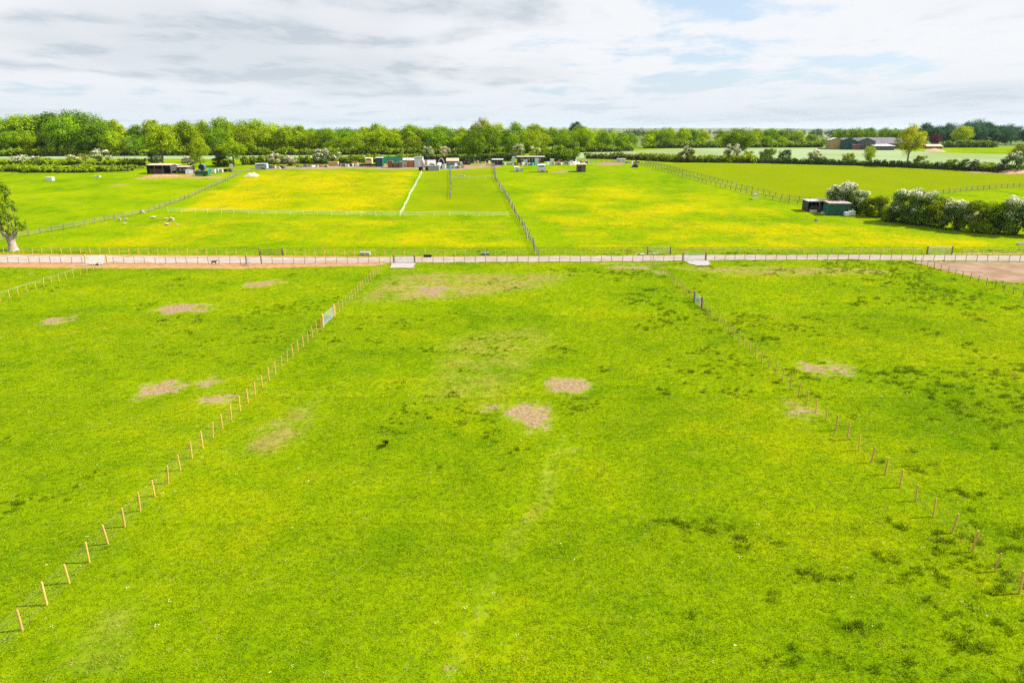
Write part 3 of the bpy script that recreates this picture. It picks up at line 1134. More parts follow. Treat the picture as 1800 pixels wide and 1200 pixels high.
# fences of the fields beyond the track
fence('rail_fence', 'long weathered rail fence slanting up from the pollard tree', gp([(-40, 431), (60, 413), (180, 390), (260, 374), (330, 349), (390, 322), (424, 306)]), 2.6, WPOST, rails=(0.35, 0.7, 1.02), rail_mat=M['weathered'])
fence('tape_fence', 'pale electric tape fence running across below the buttercup field', gp([(296, 373.5), (400, 375.5), (560, 379), (703, 381), (800, 379.5), (893, 381)]), 3.4, TAPEPOST, wires=(0.45, 0.75, 1.03), wire_mat=M['tape'], wr=0.016, jitter=0.12)
fence('tape_fence', 'white taped fence dividing the buttercup field from the mown strip', gp([(742, 304), (722, 345), (703, 380)]), 3.0, TAPEPOST, wires=(0.4, 0.75, 1.03), wire_mat=M['tape'], wr=0.022, jitter=0.12)
fence('wire_fence', 'short grey fence partway down the middle of the mown strip', gp([(791, 300), (793, 325), (793, 350)]), 2.6, WPOST, wires=(0.4, 0.8, 1.05), wr=0.02, jitter=0.1)
fence('wire_fence', 'wavering old grey fence from the yard down to the track', gp([(867, 291), (870, 314), (890, 345), (908, 380), (930, 420), (944, 448)]), 1.5, WPOST, wires=(0.4, 0.7, 1.05), wr=0.02, jitter=0.22, tilt=0.07)
fence('wire_fence', 'faint low fence across the top of the mown strip', gp([(796, 316), (868, 315)]), 2.6, TAPEPOST, wires=(0.5, 0.95), wr=0.02)
fence('rail_fence', 'nearer of the two rail fences curving down to the shelter', gp([(1118, 290), (1180, 305), (1250, 325), (1330, 346), (1400, 359), (1420, 361)]), 2.6, WPOST, rails=(0.35, 0.7, 1.02), rail_mat=M['weathered'])
fence('rail_fence', 'further of the two rail fences curving down to the shelter', gp([(1135, 288), (1200, 303), (1300, 330), (1380, 350), (1440, 357)]), 2.6, WPOST, rails=(0.35, 0.7, 1.02), rail_mat=M['weathered'])
fence('rail_fence', 'pale rail fence rising from the blossom hedge to the right edge', gp([(1555, 352), (1640, 343), (1720, 334), (1860, 322)]), 2.6, WPOST, rails=(0.35, 0.7, 1.02), rail_mat=M['weathered'])
fence('rail_fence', 'dark rail fence behind the pale sandy strip by the hedge', gp([(1038, 287), (1085, 285.5), (1128, 287)]), 2.6, WPOST, rails=(0.5, 1.05), rail_mat=M['darkpost'])

# ------------------------------------------------------------------ foliage
def leaf_quads(r, C, Rr, n, size, up=0.32, squash=1.0, jit=0.36):
    """n leaf-sized faces through a clump, facing mostly outwards"""
    d = r.normal(size=(n, 3))
    d /= np.linalg.norm(d, axis=1)[:, None] + 1e-9
    rad = r.random(n) ** 0.45
    p = d * rad[:, None] * Rr
    p[:, 2] *= squash
    p += C
    nn = d + np.array([0, 0, up]) + r.normal(scale=jit, size=(n, 3))
    nn /= np.linalg.norm(nn, axis=1)[:, None] + 1e-9
    t = np.cross(nn, r.normal(size=(n, 3)))
    t /= np.linalg.norm(t, axis=1)[:, None] + 1e-9
    b = np.cross(nn, t)
    s = size * r.uniform(0.6, 1.3, n)[:, None]
    a_ = s * r.uniform(0.55, 1.0, n)[:, None]
    q = np.stack([p - t * s, p - b * a_, p + t * s * 0.9, p + b * a_ * 0.85], 1)
    return q.reshape(-1, 3)


def cloud_mesh(name, vs_, m):
    V = np.concatenate(vs_)
    F = np.arange(len(V)).reshape(-1, 4)
    return np_mesh(name, V, F, [m])


def crown_mesh(name, seed, rx, zlo, zhi, nl, leaves, lobe=0.30, size=0.022, flat=0.0, hollow=0.55):
    """crown of a tree of height 1: overlapping lobes of uneven size"""
    r = np.random.default_rng(seed)
    out = []
    zc, rz = (zlo + zhi) / 2, (zhi - zlo) / 2
    for i in range(nl):
        d = r.normal(size=3)
        d /= np.linalg.norm(d)
        k = r.uniform(hollow, 1.0)
        lr = lobe * rx * r.uniform(0.65, 1.35) * 1.1
        sh = 1 - 0.25 * max(0, d[2])
        c = np.array([d[0] * (rx - lr * 0.8) * k * sh, d[1] * (rx - lr * 0.8) * k * sh, zc + d[2] * (rz - lr * 0.75) * k])
        out.append(leaf_quads(r, c, lr, int(leaves * r.uniform(0.7, 1.3)), size, squash=0.8))
    out.append(leaf_quads(r, np.array([0, 0, zc]), 0.55 * rx, leaves * 3, size * 1.2, squash=rz / rx * 0.95))
    return cloud_mesh(name, out, LEAF)


def trunk_mesh(name, seed, top, r0, limbs=5, spread=0.2, m=None):
    r = np.random.default_rng(seed)
    b = MB()
    b.tube([(0, 0, -0.02), (0, 0, 0.03), (0.01, 0.0, top * 0.5), (0.0, 0.01, top)], [r0 * 1.5, r0, r0 * 0.8, r0 * 0.3], 8)
    for i in range(limbs):
        a0 = i * 2.4 + r.uniform(-0.3, 0.3)
        z0 = top * r.uniform(0.35, 0.75)
        d = Vector((math.cos(a0) * spread, math.sin(a0) * spread, r.uniform(0.15, 0.3)))
        p0 = Vector((0, 0, z0))
        b.tube([p0, p0 + d * 0.5 + Vector((0, 0, 0.01)), p0 + d], [r0 * 0.45, r0 * 0.3, r0 * 0.1], 6)
    return b.mesh(name, m or M['bark'], True)


CROWNS = {
    'broad': [crown_mesh('crown', 100 + i, 0.47 + 0.03 * (i % 3), 0.02, 1.0, 42, 170, 0.31, 0.0165, hollow=0.75) for i in range(6)],
    'tall': [crown_mesh('crown', 120 + i, 0.36 + 0.02 * (i % 2), 0.03, 1.0, 40, 150, 0.36, 0.0165, hollow=0.72) for i in range(4)],
    'oak': [crown_mesh('crown', 140 + i, 0.50, 0.12, 1.0, 54, 190, 0.28, 0.015, hollow=0.72) for i in range(3)],
    'open': [crown_mesh('crown', 160 + i, 0.42, 0.18, 1.0, 52, 130, 0.24, 0.014, hollow=0.5) for i in range(3)],
}
TRUNKS = [trunk_mesh('trunk', 200 + i, 0.72, 0.022, 6, 0.2) for i in range(4)]


def tree(name, label, loc, h, wf, kind, color, group=None, k=None):
    """tree of height h; wf scales its width"""
    root = thing(name, label, 'tree', loc, random.uniform(0, 6.28), group)
    tr_ = link('trunk', random.choice(TRUNKS), root)
    cr = link('crown', random.choice(CROWNS[kind]) if k is None else CROWNS[kind][k], root)
    for o in (tr_, cr):
        o.scale = (h * wf, h * wf, h)
    cr.color = (*[min(0.5, q * 0.87) for q in color], 1)
    return root


def jitc(c, v=0.14):
    k = 1 + random.uniform(-v, v)
    return (c[0] * k * (1 + random.uniform(-v, v) * 0.6), c[1] * k, c[2] * k)


C_LIME, C_MID, C_DARK, C_OAK, C_HAZE_BLUE = (0.29, 0.40, 0.005), (0.185, 0.315, 0.007), (0.125, 0.235, 0.009), (0.22, 0.30, 0.005), (0.062, 0.135, 0.060)

TOPS = [(-80, 204), (0, 201), (50, 197), (100, 191), (130, 188), (165, 195), (200, 205), (240, 216), (270, 207), (300, 208), (340, 204), (400, 202), (440, 205), (480, 210), (510, 215),
        (540, 217), (600, 220), (640, 221), (670, 213), (700, 219), (720, 214), (760, 217), (800, 218), (835, 216), (870, 215), (925, 206), (960, 218), (1000, 222), (1030, 219),
        (1060, 225), (1090, 226), (1112, 233), (1140, 225), (1190, 214), (1230, 226), (1270, 228), (1300, 227), (1335, 221), (1370, 225), (1410, 228), (1440, 233), (1490, 229), (1520, 233)]
WDIST = [(-80, 335), (400, 345), (700, 352), (900, 362), (1110, 385), (1125, 425), (1300, 440), (1520, 450)]


ORD = ['first', 'second', 'third', 'fourth', 'fifth', 'sixth', 'seventh', 'eighth', 'ninth', 'tenth', 'eleventh', 'twelfth', 'thirteenth', 'fourteenth', 'fifteenth', 'sixteenth']
CNAME = {C_LIME: 'lime green', C_MID: 'mid green', C_DARK: 'dark green', C_OAK: 'olive green', C_HAZE_BLUE: 'blue green'}


def wood_tree(px, back, frac, label, group, colr, kind, name='broadleaf_tree', wf=(0.95, 1.35)):
    yd = float(np.interp(px, [p[0] for p in WDIST], [p[1] for p in WDIST])) + back
    p = col_at(px, yd, 9)
    yt = float(np.interp(px, [q[0] for q in TOPS], [q[1] for q in TOPS]))
    z = CAM_H + (HOR - yt) / FPX * depth_of(p) / math.cos(PITCH)
    h = (z - p.z) * frac
    return tree(name, label, p, h, random.uniform(*wf), kind, jitc(colr), group)


for (p0, p1, where, group, pal, kinds) in (
        (-70, 235, 'dense wood at the left', 'dense wood behind the scrub at the left', (C_MID, C_MID, C_DARK, C_LIME), ('broad', 'oak', 'tall')),
        (240, 520, 'wood behind the cluttered left yard', 'wood behind the left yard', (C_LIME, C_LIME, C_MID, C_OAK), ('broad', 'tall')),
        (525, 815, 'tree row behind the middle yard', 'tree row behind the middle yard', (C_LIME, C_LIME, C_MID, C_OAK), ('broad', 'oak', 'tall')),
        (840, 1112, 'tree row behind the long low shed', 'tree row behind the long shed', (C_LIME, C_MID, C_MID), ('broad', 'broad', 'tall')),
        (1135, 1445, 'tree row beyond the pale crop field', 'tree row beyond the crop field', (C_LIME, C_MID, C_LIME), ('broad',))):
    for row, start, back, fr, gap in (('back', p0 + 8, 14, (0.92, 1.05), (21, 36)), ('front', p0, 0, (0.58, 0.95), (22, 38))):
        px, i = start, 0
        while px < p1:
            colr = random.choice(pal)
            wood_tree(px + random.uniform(-4, 4), back + random.uniform(-2, 4), random.uniform(*fr),
                      '%s tree, %s from left, %s row, %s' % (CNAME[colr], ORD[i], row, where), group, colr, random.choice(kinds))
            px += random.uniform(*gap)
            i += 1

# dark trees behind the farm, bluish haze of distance put into their leaf colour
for i, px in enumerate(range(1565, 1850, 26)):
    for back, fr in ((0, 0.86), (24, 1.0)):
        p = col_at(px + random.uniform(-7, 7) + back * 0.4, 520 + back, 10)
        yt = float(np.interp(px, [1560, 1590, 1620, 1650, 1700, 1720, 1750, 1780, 1840], [226, 222, 213, 214, 206, 211, 218, 213, 222]))
        z = CAM_H + (HOR - yt) / FPX * depth_of(p) / math.cos(PITCH)
        tree('broadleaf_tree', 'dark blue green tree, %s from left in the %s row behind the farmyard' % (ORD[i], 'back' if back else 'front'), p, (z - p.z) * fr * random.uniform(0.93, 1.02), random.uniform(0.95, 1.25), random.choice(['broad', 'tall', 'broad']), jitc(C_HAZE_BLUE), 'dark trees behind the farm')
for i, px in enumerate((1476, 1500, 1524, 1558, 1580)):
    p = col_at(px, 500, 10)
    tree('broadleaf_tree', 'low green tree over the barn roofs, %s from left' % ORD[i], p, random.uniform(11.5, 14), 1.15, 'broad', jitc(C_MID), 'trees behind the barns')


def px_tree(name, label, px, yb, yt, wpx, kind, color, k=None, dy=0):
    p = at(px, yb)
    p.y += dy
    p.z = hz_(p.x, p.y)
    h = (yb - yt) * mpp(p) / math.cos(PITCH) * 1.02
    base_w = {'broad': 1.0, 'tall': 0.74, 'oak': 1.0, 'open': 0.84}[kind]
    return tree(name, label, p, h, wpx * mpp(p) / h / base_w, kind, color, None, k)


px_tree('ash_tree', 'wide bright tree above the long open fronted stable', 288, 291, 223, 74, 'open', (0.27, 0.36, 0.007), 0)
px_tree('ash_tree', 'round topped tree behind the blue drum', 353, 293, 242, 40, 'broad', (0.28, 0.37, 0.007), 1)
px_tree('ash_tree', 'round tree on a bare trunk right of the blue drum', 412, 293, 243, 52, 'open', (0.26, 0.37, 0.007), 1)
px_tree('oak_tree', 'dark round oak standing alone behind the middle yard', 832, 287, 230, 56, 'oak', (0.136, 0.225, 0.010), 0)
px_tree('oak_tree', 'large round oak in the pale crop field beyond the hedge', 1296, 275, 226, 70, 'oak', (0.163, 0.256, 0.010), 1)
px_tree('ash_tree', 'tall lime green tree standing alone in front of the barns', 1594, 292, 218, 56, 'open', (0.419, 0.449, 0.012), 2)
px_tree('ash_tree', 'small bright sapling in the hedge left of the tall lime tree', 1526, 286, 255, 23, 'broad', (0.341, 0.434, 0.010), 2)
px_tree('ash_tree', 'rounded lime tree behind the clipped farm garden hedge', 1688, 258, 222, 40, 'oak', (0.372, 0.449, 0.012), 2)
px_tree('beech_tree', 'small purple leaved tree beside the farmhouse', 1643, 260, 236, 24, 'broad', (0.132, 0.034, 0.040), 3)
px_tree('ash_tree', 'pale tree at the right edge above the hedge', 1790, 300, 252, 50, 'open', (0.248, 0.310, 0.030), 0)
px_tree('broadleaf_tree', 'slender pale tree standing behind the round oak', 839, 280, 221, 54, 'oak', (0.264, 0.310, 0.015), 1, 60)
px_tree('conifer', 'distant dark trees on the skyline right of centre', 1067, 262, 226, 34, 'oak', (0.046, 0.093, 0.035), 0, 200)


# bushes of hawthorn, with or without blossom
def shrub_mesh(seed, leaves, nl, size, blossom):
    r = np.random.default_rng(seed)
    L_, B_ = [], []
    for i in range(nl):
        a0 = r.uniform(0, 6.283)
        q = math.sqrt(r.random())
        z = r.uniform(0.12, 0.86)
        w_ = math.sqrt(max(0.08, 1 - (max(0, z - 0.3) / 0.75) ** 2)) * 0.45
        lr = r.uniform(0.10, 0.19)
        c = np.array([math.cos(a0) * q * w_, math.sin(a0) * q * w_, z])
        L_.append(leaf_quads(r, c, lr, int(leaves * r.uniform(0.7, 1.3)), size))
        if blossom and z > 0.3 and q > 0.25 and r.random() < blossom:
            B_.append(leaf_quads(r, c + np.array([0, 0, lr * 0.35]), lr * 0.95, int(leaves * 0.5), size * 0.9))
    f = cloud_mesh('foliage', L_, LEAF)
    b = cloud_mesh('blossom', B_, BLOSSOM) if B_ else None
    return f, b


def stems_mesh(seed):
    r = np.random.default_rng(seed)
    b = MB()
    for i in range(6):
        a0 = i * 1.05 + r.uniform(-0.3, 0.3)
        d = Vector((math.cos(a0), math.sin(a0), 0))
        b.tube([d * 0.04 + Vector((0, 0, -0.03)), d * 0.14 + Vector((0, 0, 0.3)), d * r.uniform(0.2, 0.34) + Vector((0, 0, r.uniform(0.55, 0.75)))], [0.025, 0.018, 0.006], 6)
    return b.mesh('stems_or_core', M['bark'], True)


SHRUB = {'plain': [shrub_mesh(300 + i, 120, 34, 0.030, 0) for i in range(3)],
         'white': [shrub_mesh(320 + i, 110, 34, 0.026, 1.0) for i in range(3)],
         'part': [shrub_mesh(340 + i, 115, 34, 0.030, 0.32) for i in range(3)]}
BIG = {'plain': [shrub_mesh(360 + i, 260, 46, 0.021, 0) for i in range(2)],
       'white': [shrub_mesh(380 + i, 240, 46, 0.021, 1.0) for i in range(2)],
       'part': [shrub_mesh(400 + i, 250, 46, 0.021, 0.6) for i in range(2)]}
STEMS = [stems_mesh(420 + i) for i in range(3)]


def shrub(name, label, px, yb, yt, wpx, kind, color, group=None, big=False, k=None, dy=0.0):
    p = at(px, yb)
    p.y += dy
    p.z = hz_(p.x, p.y)
    h = (yb - yt) * mpp(p) / math.cos(PITCH)
    wd = wpx * mpp(p)
    p.y += wd * 0.3
    p.z = hz_(p.x, p.y)
    root = thing(name, label, 'bush', p, random.uniform(0, 6.28), group)
    f, b = random.choice((BIG if big else SHRUB)[kind]) if k is None else (BIG if big else SHRUB)[kind][k]
    for nm, me_ in (('stems_or_core', random.choice(STEMS)), ('foliage', f), ('blossom', b)):
        if me_:
            o = link(nm, me_, root)
            o.scale = (wd, wd, h)
            o.color = (*color, 1)
    return root


H_GREEN, H_DARK, H_LIME = (0.150, 0.225, 0.008), (0.068, 0.128, 0.018), (0.240, 0.307, 0.008)
# the blossoming hedgerow on the right, bush by bush
for (px, yb, yt, wpx, kind, c, label) in (
        (1486, 374, 326, 56, 'white', (0.10, 0.185, 0.020), 'hawthorn bush thick with white blossom behind the green shed'),
        (1511, 376, 338, 40, 'part', (0.10, 0.185, 0.020), 'smaller hawthorn with white sprays touching the green shed'),
        (1535, 381, 350, 44, 'plain', (0.142, 0.217, 0.008), 'dark green bush between the green shed and the gap'),
        (1552, 383, 345, 34, 'plain', (0.207, 0.261, 0.006), 'upright olive bush just left of the gap in the hedgerow'),
        (1574, 391, 368, 40, 'plain', (0.131, 0.196, 0.012), 'low dark bush at the left end of the long hedgerow'),
        (1606, 395, 338, 66, 'part', (0.10, 0.185, 0.020), 'tall hawthorn with white crown at the left of the long hedgerow'),
        (1632, 398, 342, 56, 'part', (0.109, 0.196, 0.020), 'blossoming hawthorn second along the long hedgerow'),
        (1662, 402, 352, 54, 'plain', (0.186, 0.229, 0.008), 'brownish green bush in the middle of the long hedgerow'),
        (1694, 406, 357, 62, 'part', (0.109, 0.191, 0.028), 'hawthorn with pale flecked top in the long hedgerow'),
        (1730, 411, 355, 58, 'plain', (0.152, 0.217, 0.010), 'dense dark bush third from the right of the long hedgerow'),
        (1764, 413, 358, 56, 'plain', (0.126, 0.207, 0.014), 'dark bush next to the last hawthorn of the hedgerow'),
        (1796, 416, 350, 66, 'white', (0.109, 0.196, 0.020), 'hawthorn with white blossom cut by the right edge'),
        (1846, 417, 352, 70, 'part', (0.10, 0.185, 0.020), 'hawthorn just outside the right edge of the hedgerow')):
    shrub('hawthorn_bush', label, px, yb, yt, wpx, kind, c, 'bushes of the right hedgerow', True)

for (px, yb, yt, wpx, kind, c, label) in (
        (30, 291, 274, 34, 'white', H_GREEN, 'pink tinged hawthorn at the left end of the scrub'),
        (60, 291, 276, 30, 'white', H_GREEN, 'hawthorn in blossom second from the left edge'),
        (80, 290, 278, 22, 'part', H_GREEN, 'sparsely flowering bush beside the second hawthorn'),
        (130, 290, 272, 42, 'part', (0.195, 0.240, 0.020), 'pale green hawthorn halfway along the left scrub'),
        (168, 284, 263, 40, 'white', H_GREEN, 'white hawthorn in front of the dense left wood'),
        (480, 292, 269, 22, 'white', (0.210, 0.210, 0.030), 'peach coloured blossoming bush left of the grey tarpaulin'),
        (508, 292, 275, 24, 'white', (0.210, 0.210, 0.050), 'pale blossoming bush on the edge of the yard'),
        (566, 289, 264, 34, 'white', H_DARK, 'tall white topped hawthorn behind the timber stack'),
        (588, 288, 267, 28, 'part', H_GREEN, 'hawthorn with white sprays beside the tall one'),
        (752, 282, 259, 22, 'white', H_GREEN, 'hawthorn behind the tall white box'),
        (782, 281, 259, 22, 'white', (0.225, 0.195, 0.050), 'pinkish hawthorn left of the dark round oak'),
        (912, 279, 255, 26, 'white', H_GREEN, 'round cream blossom hawthorn over the long low shed'),
        (941, 279, 259, 26, 'part', H_LIME, 'yellowish hawthorn right of the round cream one'),
        (1209, 286, 258, 30, 'part', (0.135, 0.165, 0.015), 'dull brownish bush standing above the trimmed hedge'),
        (1290, 286, 256, 32, 'white', (0.150, 0.180, 0.030), 'pink white hawthorn below the large round oak'),
        (1318, 285, 266, 26, 'plain', H_LIME, 'lime green bush right of the pink white hawthorn'),
        (1352, 286, 262, 30, 'plain', H_GREEN, 'green bush at the start of the darker hedge'),
        (1381, 287, 264, 24, 'plain', H_DARK, 'dark upright bush in the darker hedge'),
        (1437, 289, 265, 30, 'white', H_GREEN, 'white flecked hawthorn in the hedge left of the sapling'),
        (1493, 290, 270, 24, 'plain', H_LIME, 'round green bush in the hedge before the barns'),
        (1622, 295, 275, 28, 'plain', (0.180, 0.210, 0.030), 'pale leafy bush at the foot of the tall lime tree'),
        (1680, 299, 280, 26, 'part', H_GREEN, 'bush with few blossoms on the far right hedge'),
        (1710, 301, 281, 34, 'part', H_DARK, 'dark hawthorn on the far right hedge'),
        (1740, 302, 286, 34, 'plain', H_LIME, 'low lime bush on the far right hedge'),
        (1785, 304, 270, 46, 'part', (0.105, 0.165, 0.030), 'large grey green bush beside the soil heap at right'),
        (270, 289, 262, 26, 'plain', (0.075, 0.135, 0.030), 'dark bush hiding the foot of the wide bright tree'),
        (330, 292, 275, 26, 'white', (0.180, 0.195, 0.040), 'pale flowering bush behind the white panels'),
        (388, 293, 274, 40, 'plain', H_DARK, 'dark green bush left of the bare trunk'),
        (620, 288, 276, 36, 'plain', H_GREEN, 'low bush behind the cream trailer'),
        (880, 281, 268, 30, 'plain', H_GREEN, 'green bush above the grey blue shelter')):
    shrub('hawthorn_bush' if kind != 'plain' else 'bush', label, px, yb, yt, wpx, kind, c, None)


# hedges: leafy mass around a dark solid core added to stop light leaking through
def hedge(name, label, L, wd, h, color, n_per_m, size, vary=0.35, seed=1, brown=None):
    r = np.random.default_rng(seed)
    pts = polyline_points(L, 1.0)
    base = pts[0].copy()
    root = thing(name, label, 'hedge', base)
    out = []
    core = MB()
    for i, p in enumerate(pts):
        q = np.array(p - base)
        k = 1 + vary * (float(fbm(np.array(i / 6.0 + seed * 3.1), np.array(seed * 1.7), 3)) - 0.5) * 2
        hh = h * k
        for j in range(3):
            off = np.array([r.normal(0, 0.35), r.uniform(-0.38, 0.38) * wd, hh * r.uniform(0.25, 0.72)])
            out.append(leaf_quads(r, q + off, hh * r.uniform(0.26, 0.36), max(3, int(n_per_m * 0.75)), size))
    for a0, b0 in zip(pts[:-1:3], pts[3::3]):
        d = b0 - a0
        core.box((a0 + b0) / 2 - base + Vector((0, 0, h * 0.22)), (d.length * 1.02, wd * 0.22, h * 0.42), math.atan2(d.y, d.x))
    cm = core.build('stems_or_core', M['twig'], root)
    o = link('foliage', cloud_mesh('foliage', out, LEAF), root)
    o.color = (*color, 1)
    return root


hedge('hedge', 'trimmed light green hedge in front of the large oak', gp([(1120, 281), (1180, 285), (1260, 286), (1330, 287)]), 2.6, 3.4, H_LIME, 55, 0.30, 0.15, 1)
hedge('hedge', 'darker hedge along the top of the smooth right field', gp([(1330, 287), (1420, 289), (1540, 292), (1640, 297), (1780, 304)]), 2.4, 2.7, H_DARK, 55, 0.26, 0.3, 2)
hedge('hedge', 'dark green hedge right of the long low shed', gp([(945, 283), (985, 284), (1014, 283)]), 3.0, 4.6, (0.105, 0.173, 0.008), 70, 0.32, 0.25, 3)
hedge('hedge', 'low brownish hedge between the sandy strip and the crop field', gp([(1030, 279), (1085, 280), (1125, 282)]), 2.6, 3.0, (0.165, 0.195, 0.025), 45, 0.30, 0.25, 4)
hedge('hedge', 'rough scrubby hedge along the top of the left field', gp([(-60, 300), (60, 303), (150, 303), (235, 300)]), 6.5, 1.9, (0.200, 0.285, 0.008), 70, 0.24, 0.75, 5)
hedge('hedge', 'tangled strip of low brambles between the two scrub banks at left', gp([(-60, 295), (70, 297.5), (190, 297), (250, 296)]), 8, 1.5, (0.225, 0.31, 0.008), 55, 0.22, 0.8, 15)
hedge('hedge', 'low bank of scrub below the dense left wood', gp([(-60, 289), (80, 291), (190, 290), (255, 291)]), 6.0, 2.2, (0.190, 0.265, 0.008), 70, 0.26, 0.75, 6)
hedge('hedge', 'green bank behind the yard from the peach bush to the oak', gp([(425, 290), (520, 288), (640, 286), (735, 284)]), 4.0, 3.4, (0.180, 0.247, 0.008), 70, 0.30, 0.25, 7)
hedge('hedge', 'clipped garden hedge beside the farmhouse', [tuple(col_at(p, 440, 10)) for p in (1660, 1700, 1752)], 5.0, 4.6, (0.150, 0.225, 0.025), 90, 0.4, 0.2, 8)
hedge('hedge', 'dark hedge under the hawthorns behind the middle yard', gp([(740, 287), (790, 286), (850, 284), (905, 283)]), 3.0, 3.6, (0.060, 0.098, 0.020), 70, 0.30, 0.2, 9)

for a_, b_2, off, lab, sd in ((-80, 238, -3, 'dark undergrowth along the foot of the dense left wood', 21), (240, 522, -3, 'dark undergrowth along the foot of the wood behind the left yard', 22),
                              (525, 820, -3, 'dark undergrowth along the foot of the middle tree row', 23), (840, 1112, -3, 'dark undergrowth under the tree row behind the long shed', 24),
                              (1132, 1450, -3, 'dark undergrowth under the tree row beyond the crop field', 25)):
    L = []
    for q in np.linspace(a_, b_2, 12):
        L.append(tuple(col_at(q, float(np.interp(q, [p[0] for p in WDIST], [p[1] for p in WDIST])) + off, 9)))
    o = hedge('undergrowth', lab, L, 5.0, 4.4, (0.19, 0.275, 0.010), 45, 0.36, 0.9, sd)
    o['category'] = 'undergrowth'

# far off woods and hedgerows that read as one dark band
r = np.random.default_rng(55)
out = []
for yd, hh, x0, x1, cover in ((820, 11, -800, 800, 0.62), (1250, 13, -1200, 1200, 0.55), (1900, 14, -1800, 1800, 0.5)):
    x = x0
    while x < x1:
        if float(fbm(np.array(x / 120.0 + yd), np.array(yd / 77.0), 2)) > 1 - cover - 0.12:
            k = r.uniform(0.6, 1.25)
            yy = yd + r.normal(0, 12)
            c = np.array([x, yy, hz_(x, yy) + hh * 0.45 * k])
            out.append(leaf_quads(r, c, hh * 0.62 * k, 110, hh * 0.10))
        x += hh * r.uniform(0.5, 1.0)
o = tag(link('distant_woodland', cloud_mesh('distant_woodland', out, LEAF)), 'far off dark woods and hedgerows along the horizon', 'woodland', kind='stuff')
o.color = (0.06, 0.10, 0.03, 1)

# the pollarded tree at the left edge
p = at(24, 441)
k = mpp(p)
root = thing('pollard_tree', 'old pollarded tree with thick pale trunk at the left edge', 'tree', p)
b = MB()
b.tube([(0, 0, -0.3), (0.02, 0, 0.15), (-0.02, 0, 1.1), (-0.12, 0, 2.1), (-0.15, 0, 2.7), (-0.12, 0, 3.3)], [1.25, 0.85, 0.62, 0.66, 0.78, 0.62], 14)
for a0, ln, rad in ((0.35, 1.5, 0.34), (2.9, 1.7, 0.36), (1.6, 1.4, 0.3), (4.5, 1.5, 0.32), (5.5, 1.2, 0.26), (3.7, 1.5, 0.3)):
    d = Vector((math.cos(a0), math.sin(a0), 0))
    b.tube([Vector((-0.12, 0, 2.5)), Vector((-0.12, 0, 2.9)) + d * ln * 0.5, Vector((-0.12, 0, 3.45)) + d * ln * 0.68],
           [rad * 1.5, rad * 1.25, rad * 0.95], 10)
    lb = MB()
    lb.tube([Vector((-0.12, 0, 3.35)) + d * ln * 0.66, Vector((-0.12, 0, 4.8)) + d * ln * 0.85, Vector((-0.3, 0, 7.5)) + d * ln * 0.9], [rad * 0.5, rad * 0.3, rad * 0.12], 8)
    lb.build('limb', M['bark'], root, smooth=True)
b.build('trunk', M['pale_bark'], root, smooth=True)
r = np.random.default_rng(77)
out = []
for i in range(135):
    a0, z = r.uniform(0, 6.283), r.uniform(3.3, 12.4)
    w_ = np.interp(z, [3.5, 5, 7.5, 10, 12.2], [2.2, 2.7, 2.3, 2.4, 1.1])
    q = math.sqrt(r.uniform(0.1, 1))
    c = np.array([-0.1 - 0.13 * (z - 4) + 0.35 * math.sin(z * 1.9) + math.cos(a0) * q * w_, math.sin(a0) * q * w_, z])
    out.append(leaf_quads(r, c, r.uniform(0.35, 0.7), 95, 0.12))
o = link('crown', cloud_mesh('crown', out, LEAF), root)
o.color = (0.17, 0.25, 0.012, 1)
# ------------------------------------------------------------------ buildings and yard things
def px_base(px0, px1, ytop, ybase):
    p = at((px0 + px1) / 2, ybase)
    k = mpp(p)
    return p, (px1 - px0) * k, (ybase - ytop) * k / math.cos(PITCH)


